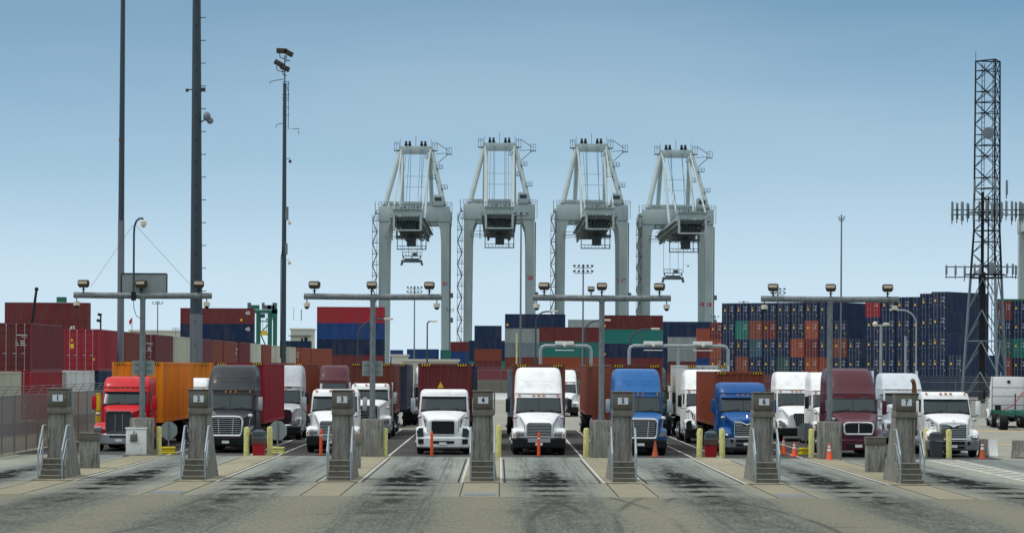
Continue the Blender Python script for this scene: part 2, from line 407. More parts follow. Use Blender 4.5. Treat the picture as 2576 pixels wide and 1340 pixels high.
# ---------------------------------------------------------------- kiosks
def make_kiosk():
    t = thing('gate_kiosk', '', 'kiosk')
    mb = MB(); mb.box(-.37, .37, .0, .30, 0, .17); mb.box(-.37, .37, .30, .58, 0, .35); mb.box(-.37, .37, .58, .86, 0, .53); mb.box(-.37, .37, .86, 1.72, 0, .71)
    part('stairs', mb, M['step'], t)
    mb = MB()
    for k, (y, z) in enumerate(((0,.17),(.30,.35),(.58,.53),(.86,.71))): mb.box(-.38, .38, y-.015, y+.09, z-.012, z+.012)
    part('stair_nosing', mb, M['nosing'], t)
    for s in (-1, 1):
        mb = MB()
        mb.prism([(.05,0),(1.72,0),(1.72,.735),(.84,.735)] if False else [(.52,0),(1.72,0),(1.72,.74),(.88,.74)], 'yz', s*.373, s*.43)
        part('stair_stringer', mb, M['conc'], t)
    # column that splays toward its foot
    mb = MB()
    mb.loft([[(-.44,1.72,0),(.44,1.72,0),(.50,3.9,0),(-.50,3.9,0)], [(-.345,1.72,1.0),(.345,1.72,1.0),(.40,3.45,1.0),(-.40,3.45,1.0)], [(-.345,1.72,2.27),(.345,1.72,2.27),(.345,2.75,2.27),(-.345,2.75,2.27)]])
    part('column', mb, M['conc'], t)
    mb = MB(); mb.box(-.36, .40, 1.62, 2.75, 2.272, 2.5, .012)
    part('lower_cabinet', mb, M['bronze_l'], t)
    mb = MB(); mb.box(-.35, .35, 1.58, 2.55, 2.503, 3.10, .015); mb.box(-.37, .37, 1.54, 2.58, 3.102, 3.14, .008)
    c = part('cabinet', mb, M['bronze'], t)
    mb = MB(); mb.box(-.31, .31, 1.562, 1.578, 2.54, 3.06, .006); part('cabinet_door', mb, M['bronze'], c)
    mb = MB(); mb.box(.25, .27, 1.54, 1.562, 2.80, 2.86); part('latch', mb, M['chrome_d'], c)
    mb = MB(); mb.box(-.17, .19, 1.548, 1.561, 2.69, 2.92)
    part('number_plate', mb, M['plate'], t)
    mb = MB(); mb.box(.37, .43, 2.2, 2.3, 2.3, 3.05); part('conduit', mb, M['galv_l'], t)
    for s in (-1, 1):
        x = s*.41
        mb = MB()
        mb.tube([(x,.03,0),(x,.03,1.02),(x,1.05,1.86),(x,1.70,1.86)], .032, 8)
        mb.tube([(x,1.02,.72),(x,1.02,1.84)], .026, 6); mb.tube([(x,.05,.55),(x,1.02,1.36),(x,1.70,1.36)], .022, 6)
        part('handrail', mb, M['galv_l'], t)
    return t
look = {1: 'nearest the chain link fence', 2: 'left of the grey truck', 3: 'in front of the white day cab truck', 4: 'between the two orange delineator posts',
        5: 'in front of the blue sleeper truck', 6: 'right of the blue truck with mid roof', 7: 'before the silver truck, right of the maroon truck'}
kp = make_kiosk()
KV = {1: (135, 1205), 2: (492, 1207), 3: (853, 1211), 4: (1213, 1213), 5: (1570, 1215), 6: (1928, 1216), 7: (2287, 1217)}
kl = []
for i in range(1, 8):
    k = kp if i == 1 else copy_tree(kp)
    p = at(*KV[i]); k.location = (p.x, 97.4, .0)
    k['label'] = 'concrete kiosk with number %d, %s' % (i, look[i]); k['group'] = 'numbered gate kiosks'; kl.append(k)
for i, k in enumerate(kl):
    pl = [c for c in kids(k) if c.name.startswith('number_plate')][0]
    lettering(str(i+1), .25, M['ink'], (.01, 1.544, 2.805), pl, sx=.85)

# ---------------------------------------------------------------- light gantries on pedestals
def flood(parent=None):
    t = thing('floodlight', '', 'floodlight')
    mb = MB(); mb.loft([[(-.16,-.16,.22),(.16,-.16,.22),(.16,.16,.22),(-.16,.16,.22)], [(-.22,-.2,.32),(.22,-.2,.32),(.22,.2,.32),(-.22,.2,.32)], [(-.22,-.2,.50),(.22,-.2,.50),(.22,.2,.50),(-.22,.2,.50)], [(-.17,-.12,.55),(.17,-.12,.55),(.17,.16,.55),(-.17,.16,.55)]])
    part('lamp_body', mb, M['lampbody'], t)
    mb = MB(); mb.box(-.19, .19, -.215, -.202, .37, .48, .004); part('lamp_glass', mb, M['lampglass'], t)
    mb = MB(); mb.tube([(0,0,0),(0,0,.24)], .035, 8); mb.box(-.09, .09, -.06, .06, .12, .15)
    part('stem', mb, M['black'], t)
    return t
def domecam():
    t = thing('dome_camera', '', 'camera')
    mb = MB(); mb.tube([(0,0,0),(0,0,-.16)], .022, 6); part('stem', mb, M['black'], t)
    mb = MB(); mb.tube([(0,0,-.14),(0,0,-.17),(0,0,-.33)], [.08,.14,.14], 12); part('housing', mb, M['dome_w'], t)
    mb = MB(); mb.sphere((0,0,-.33), .11, 1, 1, 1); part('dome', mb, M['black'], t)
    return t
fl0 = flood(); dc0 = domecam(); firsts = [1, 1]
GY = 123.6
def gantry(i, pv, lamps, cams, label):
    p = at(pv, 1150, GY); x = p.x
    t = thing('light_gantry', label, 'light gantry', (x, GY, 0), 0, 'T shaped light gantries on the islands')
    mb = MB(); mb.box(-.49, .49, -.45, .45, .0, 1.66, .03); part('pedestal', mb, M['conc'], t)
    mb = MB(); mb.box(-.2, .2, -.2, .2, 1.66, 1.70); mb.tube([(0,0,1.68),(0,0,1.9),(0,0,7.0)], [.15,.125,.118], 14)
    for a in range(4): mb.tube([(.15*math.cos(a*PI/2+.78), .15*math.sin(a*PI/2+.78), 1.68), (.15*math.cos(a*PI/2+.78), .15*math.sin(a*PI/2+.78), 1.8)], .02, 6)
    mb.tube([(0,0,4.9),(0,0,5.05)], .13, 14); mb.tube([(0,0,6.8),(0,0,6.88)], .15, 14)
    part('pole', mb, M['galv'], t)
    mb = MB(); mb.tube([(-3.0,0,6.98),(-1,0,6.965),(0,0,6.96),(1,0,6.965),(3.0,0,6.98)], .132, 16); part('crossbeam', mb, M['galv'], t)
    for j, lx in enumerate(lamps):
        global fl0
        f = fl0 if firsts[0] else copy_tree(fl0); firsts[0] = 0
        wx = at(lx, 740, GY).x; f.location = (wx, GY, 7.09); f.rotation_euler = (0, 0, random.uniform(-.2, .2)); 
        if len(lamps) > 3 and j == 3: f.scale = (.7, .7, .7)
        pos = ['at the left end of', 'over the pole of', 'at the right end of', 'smaller, beside the middle lamp of'][j]
        f['label'] = 'brown boxed floodlight %s the light gantry by kiosk %d' % (pos, i); f['group'] = 'floodlights on the light gantries'
    for j, cx_ in enumerate(cams):
        d = dc0 if firsts[1] else copy_tree(dc0); firsts[1] = 0
        d.location = (at(cx_, 760, GY).x, GY, 6.86)
        d['label'] = 'small dome camera hanging under the %s end of the crossbeam by kiosk %d' % (['left', 'right'][j], i); d['group'] = 'dome cameras under the crossbeams'
    return t, x
g1, gx1 = gantry(1, 357, (210, 355, 500), (193, 520), 'T shaped grey light gantry with tall camera mast and large blank sign')
g3, gx3 = gantry(3, 936, (791, 935, 1080), (772, 1099), 'T shaped grey light gantry with blank sign, right of kiosk 3')
g5, gx5 = gantry(5, 1512, (1369, 1514, 1659, 1487), (1350, 1677), 'T shaped grey light gantry with four lamps, left of kiosk 5')
g7, gx7 = gantry(7, 2086, (1945, 2090, 2233), (1923, 2250), 'T shaped grey light gantry left of the maroon truck')
def small_sign(x, u0, u1, v0, v1, label):
    a, b = at(u0, v0, GY+.2), at(u1, v1, GY+.2)
    mb = MB(); mb.box(a.x, b.x, GY+.16, GY+.18, b.z, a.z)
    o = part('sign_board', mb, M['sign_back'], None, smooth=False); tag(o, label, 'sign', 'grey sign boards on the light gantries')
    mb = MB(); mb.box(a.x+.1, b.x-.1, GY+.13, GY+.16, b.z+.15, b.z+.2); mb.box(a.x+.1, b.x-.1, GY+.13, GY+.16, a.z-.2, a.z-.15); part('bracket', mb, M['galv'], o)
small_sign(gx1, 333, 388, 906, 943, 'small blank grey sign board on the pole above the red truck')
small_sign(gx3, 911, 963, 907, 945, 'small blank grey sign board on the pole right of kiosk 3')
a, b = at(306, 688, GY+.3), at(420, 742, GY+.3)
mb = MB(); mb.box(a.x, b.x, GY+.25, GY+.30, b.z, a.z)
o = part('sign_board', mb, M['sign_back'], None, smooth=False); tag(o, 'large blank grey sign board with dark rim above the leftmost crossbeam', 'sign', 'grey sign boards on the light gantries')
mb = MB()
for q in ((a.x-.03, a.x+.015, b.z, a.z), (b.x-.015, b.x+.03, b.z, a.z), (a.x+.015, b.x-.015, a.z-.02, a.z+.03)): mb.box(q[0], q[1], GY+.23, GY+.247, q[2], q[3])
part('rim', mb, M['black'], o)
# camera mast on the first gantry
q0 = at(336, 740, GY-.2); q1 = at(337, 590, GY-.2); q2 = at(343, 556, GY-.2); q3 = at(358, 549, GY-.2)
t = thing('camera_mast', 'thin bent black mast with dome camera rising from the leftmost crossbeam', 'camera mast', (q0.x, GY-.2, 6.9))
L = lambda p: Vector(p) - Vector((q0.x, GY-.2, 6.9))
mb = MB(); mb.tube([(0,0,-.1), L(q1), L(at(338, 570, GY-.2)), L(q2), L(at(350, 550, GY-.2)), L(q3), L(at(360, 553, GY-.2))], .045, 8); part('mast_pole', mb, M['mast'], t)
mb = MB(); e = L(at(361, 553, GY-.2)); mb.tube([e, e-Vector((0,0,.06)), e-Vector((0,0,.22))], [.06,.13,.13], 12); mb.sphere(e-Vector((0,0,.24)), .1); part('camera', mb, M['dome_w'], t)
mb = MB(); mb.box(-.1, .1, -.08, .08, -.15, .22); part('clamp', mb, M['black'], t)
mb = MB(); mb.tube([(0,0,-.15),(.02,0,-.5),(.12,0,-.8),(.33,.1,-.95)], .015, 6); part('hanging_cable', mb, M['black'], t)
mb = MB(); mb.tube([L(at(335, 565, GY-.2)), L(at(228, 722, GY))], .007, 4); part('guy_wire', mb, M['wire'], t)
mb = MB(); mb.tube([L(at(340, 565, GY-.2)), L(at(478, 715, GY))], .007, 4); part('guy_wire', mb, M['wire'], t)

# ---------------------------------------------------------------- small street furniture
def stand(u, v, w_, h, d, lab, grp, side=1, cap=.3):
    p = at(u, v)
    t = thing('concrete_stand', lab, 'stand', p, 0, grp)
    mb = MB(); mb.box(-w_/2+.02, w_/2-.02, 0, d, 0, h-cap, .015); part('pedestal', mb, M['conc'], t)
    mb = MB(); mb.box(-w_/2-.01, w_/2+.01, -.03, d+.03, h-cap, h-.03, .012); mb.box(-w_/2-.025, w_/2+.025, -.05, d+.05, h-.03, h, .006); part('cabinet', mb, M['bronze'], t)
    mb = MB(); mb.box(side*(w_/2-.02), side*(w_/2+.02), .1, .2, .35, .75); part('conduit', mb, M['galv_l'], t)
stand(222, 1180, .72, 1.38, .7, 'low concrete stand with brown metal cap on the island of kiosk 1', 'concrete stands with metal caps')
stand(2204, 1190, .72, 1.38, .7, 'low concrete stand with brown metal cap left of kiosk 7', 'concrete stands with metal caps', -1)
def small_box(u, v, lab):
    t = thing('control_box', lab, 'control box', at(u, v), 0, 'beige control boxes behind the kiosks')
    mb = MB(); mb.box(-.12, .12, 0, .25, 0, .95, .01); part('post', mb, M['conc'], t)
    mb = MB(); mb.box(-.14, .14, -.03, .28, .952, 1.38, .012); part('box_housing', mb, M['bronze_l'], t)
small_box(899, 1180, 'narrow beige control box on a post at the right of kiosk 3')
small_box(1537, 1178, 'narrow beige control box on a post at the left of kiosk 5')
# white cabinet
p = at(342, 1148)
t = thing('electrical_cabinet', 'white electrical cabinet with scuffs and a brown box on its door', 'cabinet', p)
mb = MB(); mb.box(-.6, .62, -.1, .85, 0, .10, .02); part('plinth', mb, M['conc'], t)
mb = MB(); mb.box(-.44, .42, 0, .7, .10, 1.20, .02); mb.box(-.48, .46, -.04, .74, 1.202, 1.25, .012); part('housing', mb, M['white_p'], t)
mb = MB(); mb.box(-.40, .18, -.012, -.001, .2, 1.15, .004); part('door', mb, M['white_p'], t)
mb = MB(); mb.box(-.24, .06, -.12, -.013, .65, .97, .015); mb.tube([(-.09,-.05,.97),(-.09,-.05,1.12)], .02, 6); part('meter_box', mb, M['bronze'], t)
mb = MB()
for k in range(14): mb.box(*(lambda x, z: (x, x+.03, -.016, -.0125, z, z+random.choice((.02,.03,.09))))(random.uniform(-.38,.36), random.uniform(.2,1.05)))
part('scuff_mark', mb, M['ink'], t)
# bollards
bol = [(399,1146,'right of the leftmost light gantry pedestal'), (620,1147,'left of the red and slate trash bin by the grey truck'), (679,1146,'right of the red and slate trash bin by the grey truck'),
       (967,1150,'right of the pedestal by the white long nose truck'), (1253,1150,'close at the right of kiosk 4'), (1474,1149,'left of the pedestal by kiosk 5'), (1759,1150,'left of the trash bin by the blue mid roof truck'),
       (1817,1150,'right of the trash bin by the blue mid roof truck'), (2041,1150,'left of the pedestal by the maroon truck'), (2329,1149,'partly hidden right behind kiosk 7'), (2387,1152,'right of the grey trash bin at the white truck')]
mb = MB(); mb.tube([(0,0,0),(0,0,1.22),(0,0,1.27),(0,0,1.29)], [.125,.125,.10,.04], 16); bme = mb.mesh('bollard', M['yellow'])
for u, v, l in bol:
    o = put('bollard', bme); o.location = at(u, v); o.rotation_euler = (random.uniform(-.02,.02), random.uniform(-.02,.02), random.uniform(0, 6))
    if u == 1253: o.scale = (1.05, 1.05, 1.1)
    tag(o, 'chipped pale yellow bollard ' + l, 'bollard', 'chipped yellow bollards')
# trash bins
def bin_(u, v, low, lab):
    t = thing('trash_bin', lab, 'trash bin', at(u, v), 0, 'trash bins between the bollards')
    mb = MB(); mb.loft([[(-.24,-.24,0),(.24,-.24,0),(.24,.24,0),(-.24,.24,0)], [(-.28,-.28,.72),(.28,-.28,.72),(.28,.28,.72),(-.28,.28,.72)]]); part('bucket', mb, M[low], t)
    if low == 'bin_red':
        mb = MB(); mb.loft([[(x*.305+random.uniform(-.01,.01), y*.305, z+random.uniform(-.02,.02)) for x, y in ((-1,-1),(-.5,-1.02),(0,-1),(.5,-1.03),(1,-1),(1,1),(0,1),(-1,1))] for z in (.55,.72,.8)]); part('bin_bag', mb, M['bag'], t)
    mb = MB(); mb.loft([[(x*s, y*s, z) for x, y in ((-1,-1),(1,-1),(1,1),(-1,1))] for s, z in ((.315,.78),(.30,.82),(.27,1.02),(.27,1.08),(.18,1.14),(.12,1.17))]); part('lid', mb, M['bin_blue' if low == 'bin_red' else 'bin_grey'], t)
    if low == 'bin_red':
        mb = MB(); mb.box(-.2, .2, -.295, -.28, .86, .98); part('flap', mb, M['bin_grey'], t)
bin_(651, 1147, 'bin_red', 'red trash bin with slate lid and brown bag near the grey truck')
bin_(1788, 1149, 'bin_red', 'red trash bin with slate lid and brown bag near the blue mid roof truck')
bin_(2355, 1151, 'bin_grey', 'all grey trash bin standing before the white truck at the right')
# cones and posts
def cone(u, v, h, mat, bands, lab):
    t = thing('traffic_cone', lab, 'traffic cone', at(u, v), random.uniform(0, 1), 'traffic cones among the lanes')
    mb = MB(); mb.box(-.19, .19, -.19, .19, 0, .035, .008); mb.tube([(0,0,.03),(0,0,.06),(0,0,h)], [.16,.135,.03], 14); part('cone_body', mb, mat, t)
    if bands:
        rr = lambda z: .135 + (.03-.135)*(z-.06)/(h-.06) + .004
        for z0, z1 in ((.55*h,.68*h), (.76*h,.86*h)):
            mb = MB(); mb.tube([(0,0,z0),(0,0,z1)], [rr(z0), rr(z1)], 14, False); part('reflective_band', mb, M['refl'], t)
cone(1648, 1148, .72, M['orange_d'], False, 'faded dirty orange cone in front of the blue sleeper truck')
cone(1971, 1142, .74, M['orange'], True, 'banded orange cone just right behind kiosk 6')
cone(1998, 1147, .64, M['orange'], True, 'banded orange cone standing free between kiosk 6 and the yellow sign base')
cone(2086, 1158, .76, M['orange'], True, 'bright banded orange cone before the pedestal left of the maroon truck')
cone(2471, 1153, .76, M['orange_d'], True, 'grimy orange cone at the front wheel of the rightmost white truck')
def delin(u, v, h, lab):
    t = thing('delineator_post', lab, 'delineator post', at(u, v), 0, 'orange delineator posts in the lanes')
    mb = MB(); mb.tube([(0,0,0),(0,0,.03)], [.26,.24], 12); part('post_base', mb, M['rubber'], t)
    mb = MB(); mb.tube([(0,0,.03),(0,0,h-.1),(0,0,h-.08),(0,0,h-.05),(0,0,h)], [.07,.062,.035,.05,.02], 12); part('post', mb, M['orange'], t)
    if h < 1.3 and u != 1086:
        mb = MB(); mb.tube([(0,0,h-.3),(0,0,h-.24)], .068, 12, False); part('reflective_band', mb, M['refl'], t)
delin(807, 1146, 1.18, 'orange delineator post in front of the white day cab left of kiosk 3')
delin(1086, 1147, 1.12, 'plain orange delineator post before the white truck with black grille')
delin(1355, 1149, 1.10, 'orange delineator post before the white truck with chrome slatted grille')
# stop signs seen from behind, on yellow bases
def stop_back(u, v, r, base, lab, rz=0, h=1.05):
    t = thing('stop_sign', lab, 'stop sign', at(u, v), rz, 'stop signs seen from behind')
    mb = MB(); pts = [(r*math.cos(PI/8+k*PI/4), h+r*math.sin(PI/8+k*PI/4)) for k in range(8)]; mb.prism(pts, 'xz', .03, .036); part('sign_plate', mb, M['sign_back'], t)
    mb = MB(); mb.box(-.03, .03, -.01, .03, .0, h+r*.8); part('post', mb, M['galv'], t)
    mb = MB(); mb.box(-.34, .34, -.2, .2, 0, .10, .03); mb.box(-.28, .28, -.16, .16, .10, .22, .03); mb.box(-.31, .31, -.18, .18, .22, .32, .03); part('weight_base', mb, base, t)
stop_back(424, 1141, .41, M['yellow_b'], 'back of a stop sign on yellow base beside the orange container truck')
stop_back(698, 1141, .46, M['yellow'], 'back of a large stop sign on pale yellow base right of the grey truck', -.25)
stop_back(2027, 1143, .44, M['yellow_b'], 'back of a stop sign on yellow base left of the maroon truck', .3)
# yellow post by the fence
p = at(246, 1125); mb = MB(); mb.box(-.12, .12, 0, .1, 0, 2.6, .02); o = part('yellow_post', mb, M['yellow_b'], None); o.location = p
tag(o, 'tall flat yellow post left of the red truck beside the fence', 'post')
# jersey barriers
def jersey(u0, v, ln, lab, mat='conc', rz=0, pt=None):
    prof = [(-.3,0),(.3,0),(.3,.08),(.13,.35),(.08,.81),(-.08,.81),(-.13,.35),(-.3,.08)]
    mb = MB(); mb.loft([[(x, y, z) for y, z in prof] for x in (0, ln)])
    o = part('concrete_barrier', mb, M[mat], None); o.location = pt if pt else at(u0, v); o.rotation_euler = (0, 0, rz); o.scale = (1, 1, 1)
    tag(o, lab, 'barrier', 'road barriers'); return o
jersey(2463, 1148, .75, 'short weathered concrete barrier right of the rightmost white truck')
jersey(2546, 1152, 3, 'weathered concrete barrier cut by the right edge of the photo')
jersey(2486, 1149, .4, 'white plastic barrier butting the short concrete barrier', 'white_p')
for k in range(4): jersey(0, 0, 3.6, ['white barrier far behind kiosk 4, left piece', 'white barrier far behind kiosk 4, second piece', 'white barrier far behind kiosk 4, third piece', 'white barrier far behind kiosk 4, right piece'][k], 'white_p', 0, Vector((-6+3.7*k, 336, 0)))

# ---------------------------------------------------------------- containers
def lk(o, c): o.color = c4(CCOL[c]) if isinstance(c, str) else c4(c)
def corr(L0, L1, base, depth, pitch):
    """one corrugated profile as (along, offset) pairs"""
    n = max(1, int((L1-L0)/pitch)); p = (L1-L0)/n; out = []
    for k in range(n):
        a = L0+k*p
        out += [(a, base), (a+p*.25, base), (a+p*.38, base-depth), (a+p*.87, base-depth)]
    out.append((L1, base)); return out
_cm = {}
def cont_mesh(L_, H, doors, pitch=.42):
    k = (round(L_,2), H, doors)
    if k in _cm: return _cm[k]
    W2 = 1.22; mb = MB()
    for x in (-W2, W2-.12):
        for y in (0, L_-.12):
            mb.box(x, x+.12, y, y+.12, 0, H)
    for s in (-1, 1):                      # rails
        xa, xb = sorted((s*W2, s*(W2-.07)))
        mb.box(xa, xb, .12, L_-.12, 0.001, .16); mb.box(xa, xb, .12, L_-.12, H-.10, H-.001)
        prof = corr(.12, L_-.12, s*(W2-.012), s*.045, pitch)
        mb.loft([[(x, y, z) for y, x in prof] for z in (.16, H-.10)], cap=False, closed=False)
    for y, sg in ((0, 1), (L_, -1)):
        if doors and y == 0: continue
        ya, yb = sorted((y, y+sg*.07))
        mb.box(-W2+.12, W2-.12, ya, yb, 0.001, .16); mb.box(-W2+.12, W2-.12, ya, yb, H-.12, H-.001)
        prof = corr(-W2+.12, W2-.12, y+sg*.012, -sg*.045, .30)
        mb.loft([[(x, yy, z) for x, yy in prof] for z in (.16, H-.12)], cap=False, closed=False)
    mb.box(-W2+.05, W2-.05, .05, L_-.05, H-.05, H-.02); mb.box(-W2+.05, W2-.05, .05, L_-.05, .02, .1)
    if doors:
        mb.box(-W2+.12, W2-.12, 0, .07, 0.001, .16); mb.box(-W2+.12, W2-.12, 0, .07, H-.12, H-.001)
    _cm[k] = mb.mesh('container_body', M['cont'], False); return _cm[k]
_dm = {}
def door_meshes(H):
    if H in _dm: return _dm[H]
    out = []
    for s in (-1, 1):
        x0, x1 = (-1.10, -.006) if s < 0 else (.006, 1.10)
        mb = MB(); mb.box(x0, x1, .06, .10, .16, H-.12)
        nb = 5; zz = (H-.28)/nb
        for k in range(nb): mb.box(x0+.06, x1-.06, .035, .06, .16+k*zz+.07, .16+(k+1)*zz-.07)
        d = mb.mesh('door', M['cont'], False)
        rods = []
        for f in (.27, .73):
            mb = MB(); x = x0 + (x1-x0)*f
            mb.tube([(x,.0,.05),(x,.0,H-.05)], .022, 6); mb.box(x-.05, x+.05, -.02, .03, .06, .12); mb.box(x-.05, x+.05, -.02, .03, H-.15, H-.09); mb.box(x-.2, x+.03, -.03, -.005, 1.05, 1.10)
            rods.append(mb.mesh('lock_rod', M['rod'], False))
        out.append((d, rods))
    mb = MB(); mb.box(-.84, -.52, .018, .03, 1.55, 1.87); mb.box(.80, .95, .018, .03, .70, .86); yd = mb.mesh('yellow_decal', M['decal_y'], False)
    mb = MB()
    for k in range(3):
        mb.box(.25, .45-.05*k, .018, .03, 1.55+.12*k, 1.60+.12*k); mb.box(.55, .9-.06*k, .018, .03, 1.55+.12*k, 1.60+.12*k)
    mb.box(.3, .95, .018, .03, 2.15, 2.20); mb.box(.62, .95, .018, .03, 2.05, 2.08)
    wd = mb.mesh('white_decal', M['ink_w'], False)
    mb = MB(); mb.prism([(-.78,2.05),(-.56,2.05),(-.67,2.28)], 'xz', .018, .03); td = mb.mesh('triangle_decal', M['decal_y'], False)
    _dm[H] = (out, yd, wd, td); return _dm[H]
def container(loc, rz, L_, H, c, lab, grp=None, doors=False, decals='yw', name='shipping_container'):
    o = put(name, cont_mesh(L_, H, doors)); lk(o, c)
    o.location = loc; o.rotation_euler = (0, 0, rz); tag(o, lab, 'container', grp)
    if doors:
        dd, yd, wd, td = door_meshes(H)
        for d, rods in dd:
            q = put('door', d, o); lk(q, c)
            for r_ in rods: put('lock_rod', r_, q)
        if 'y' in decals: put('warning_decal', yd, o)
        if 'w' in decals: put('code_marking', wd, o)
        if 't' in decals: put('warning_decal', td, o)
    return o
NAMEC = dict(navy='navy', blue='blue', maroon='maroon', red='red', brown='brown', rust='rust brown', orange='orange', grey='light grey', slate='slate grey', teal='teal', green='green',
             dgreen='dark green', beige='beige', white='white', dark='dark', brick='brick orange', mauve='dusty maroon', steel='steel blue')
TIER = {0: 'at the foot', 1: 'second from below', 2: 'third from below', 3: 'fourth from below', 4: 'fifth from below'}
def side_stack(u0, u1, vtop, n, cols, where, H=2.9, vis=None, Y=None, mark=None):
    """a stack lying across the view; cols from the bottom up"""
    ra = R*((u0+u1)/2-CX)
    b = 920 + ra - vtop
    Y = Y or F*(n*H - CAMZ)/b
    x0, x1 = at(u0, vtop, Y).x, at(u1, vtop, Y).x; L_ = x1-x0
    L_ = min((6.06, 12.19, 13.72), key=lambda q: abs(q-L_)) if abs(min((6.06, 12.19, 13.72), key=lambda q: abs(q-L_))-L_) < .35 else L_
    for k in range(n):
        c = cols[k]
        if c is None: continue
        tier = 'on top' if k == n-1 else TIER[k]
        o = container(Vector((x1, Y, k*H)), PI/2, L_, H, c, '%s container %s in the stack %s' % (NAMEC[c], tier, where), 'container stacks lying across the yard')
        if mark and k in mark:
            for (tx, s, px, pz, cm) in mark[k]:
                if tx == 'sq':
                    mb = MB(); mb.box(-1.235, -1.225, 0, .42, 0, .45); q = part('decal', mb, M[cm], o); q.location = (0, L_-px, pz)
                else:
                    lettering(tx, s, M[cm], (-1.235, L_-px, pz), o, (PI/2, 0, -PI/2))
    return Y
side_stack(15, 226, 761, 5, ['maroon','maroon','maroon','maroon','maroon'], 'behind the fence at far left', mark={3: [('45', 1.0, 11.7, 1.4, 'ink_w')]})
side_stack(458, 640, 775, 5, ['navy','navy','navy','navy','maroon'], 'right of the thick mast', mark={4: [('45', .9, 12.6, 2.0, 'ink_w'), ('sq', .4, 11.6, .5, 'decal_y')], 3: [('45', .9, 12.6, 1.9, 'ink_w')]})
side_stack(797, 968, 772, 5, ['maroon','maroon','navy','blue','red'], 'behind the light gantry by kiosk 3', mark={})
side_stack(705, 783, 857, 3, ['navy','navy','navy'], 'below the white control building')
side_stack(1193.5, 1262, 819, 5, ['brown','maroon','brown','navy','navy'], 'of short ones beyond kiosk 4', H=2.59, mark={4: [('I I', .8, 5.1, 1.2, 'ink_w')]} if False else None)
side_stack(1272, 1422, 790, 5, ['brown','brown','slate','grey','navy'], 'behind the white sleeper truck', mark={4: [('sq', .4, .7, .5, 'decal_y')]})
side_stack(1360, 1514, 823, 4, ['brown','rust','teal','maroon'], 'left of the pole by kiosk 5')
side_stack(1429, 1510, 808, 5, ['grey']*5, 'peeking pale behind the teal ones', H=2.9, Y=640)
side_stack(1520, 1667, 793, 5, ['brown','maroon','navy','teal','maroon'], 'right of the pole by kiosk 5', mark={4: [('sq', .4, .5, .5, 'decal_y')], 2: [('sq', .4, .5, .5, 'decal_y')]})
side_stack(1668, 1790, 805, 5, ['navy','navy','navy','navy','navy'], 'all navy, far behind the pipe gantry', Y=660)
side_stack(1682, 1752, 812, 5, ['brown','maroon','grey','grey','navy'], 'with two greys behind the pipe gantry', H=2.6, Y=610)
side_stack(1753, 1790, 838, 4, ['navy','blue','maroon','brick'], 'at the left of the door end block', H=2.9, Y=560)
side_stack(1024, 1104, 876, 3, ['navy','blue','blue'], 'far below crane 21', H=2.6, Y=660)
side_stack(982, 1014, 874, 3, ['blue','navy','blue'], 'small, far left below crane 21', H=2.6, Y=700)
side_stack(1108, 1135, 878, 3, ['blue','navy','teal'], 'behind the right leg of crane 21', H=2.6, Y=690)
side_stack(1130, 1192, 862, 4, ['maroon','blue','blue','maroon'], 'between cranes 21 and 20', H=2.6, Y=760)
side_stack(1180, 1275, 860, 4, ['teal','teal','navy','navy'], 'glimpsed behind the short container stack', H=2.6, Y=720)
mb = MB(); mb.box(-8, 24, 417, 430, 0, .62); struct('raised_yard_ground', mb, M['g_yard'])
# red container and the pale wall beyond kiosk 4
container(at(1330, 928, 420, 0)*1 + Vector((0, 0, 0)) - Vector((0, 0, at(1330, 928, 420).z - .62)), PI/2, 12.19, 2.9, 'red', 'red container behind the pale wall beyond kiosk 4')
t = thing('yard_wall', 'pale yellowish panel wall far behind kiosk 4', 'wall', (-5, 403, 0))
for k in range(15):
    mb = MB(); mb.box(k*1.35, k*1.35+1.29, 0, .25, 0, 2.05); part('wall_panel', mb, M['beige'] if False else M['conc_tan'], t, smooth=False)
mb = MB()
for k in range(16): mb.box(k*1.35-.05, k*1.35-.005, -.05, .3, 0, 2.1)
part('wall_post', mb, M['galv'], t)

# ---- the row along the left
PADX = -28.0
mb = MB(); mb.box(-60, -27.4, 150, 520, 0, .62); struct('yard_terrace_ground', mb, M['g_yard'])
rowY = lambda u: 28.0*F/(CX-u)
row = [(79,12.19,'maroon',1,'w','big maroon container with white codes on its doors, upper tier at far left'),
       (248,12.19,'red',1,'yt','upper red container with yellow triangle decal, left of the slim mast'),
       (316,12.19,'brown',1,'w','upper brown container between the slim mast and the light gantry pole'),
       (392,12.19,'mauve',1,'w','upper dusty maroon container just right of the leftmost gantry pole'),
       (443,12.19,'beige',1,'w','upper beige container left of the thick mast'),
       (502,12.19,'mauve',1,'w','upper dusty maroon container just right of the thick mast'),
       (530,12.19,'brown',1,'w','upper brown container second right of the thick mast'),
       (564,12.19,'brown',1,'w','upper brown container third right of the thick mast'),
       (604,12.19,'maroon',1,'w','upper maroon container under the right end of the navy stack'),
       (634,12.19,'beige',1,'w','upper beige container below the green gantry crane'),
       (662,12.19,'brown',1,'w','upper brown container right below the green gantry crane legs'),
       (699,13.6,'beige',1,'w','upper beige container at the slim floodlight pole'),
       (728,12.19,'beige',1,'w','upper beige container next to the orange one in the left row')]
for u, L_, c, d, dec, lab in row:
    H = 2.9
    container(Vector((PADX-1.22, rowY(u), .62+2.9)), 0, L_, H, c, lab, 'containers end to end along the left', True, dec)
container(Vector((PADX-.8, 398, .62+2.9)), -.04, 12.19, 2.9, 'rust', 'upper orange brown container with slatted doors at the end of the left row', 'containers end to end along the left', True, 'w')
container(Vector((PADX-.3, 414, .62+2.9)), -.18, 12.19, 2.9, 'rust', 'rearmost upper orange brown container of the left row', 'containers end to end along the left', True, 'w')
low = [(-62,12.19,'beige','lower beige container beside the fence at the left edge'), (-62+1,0,None,None)]
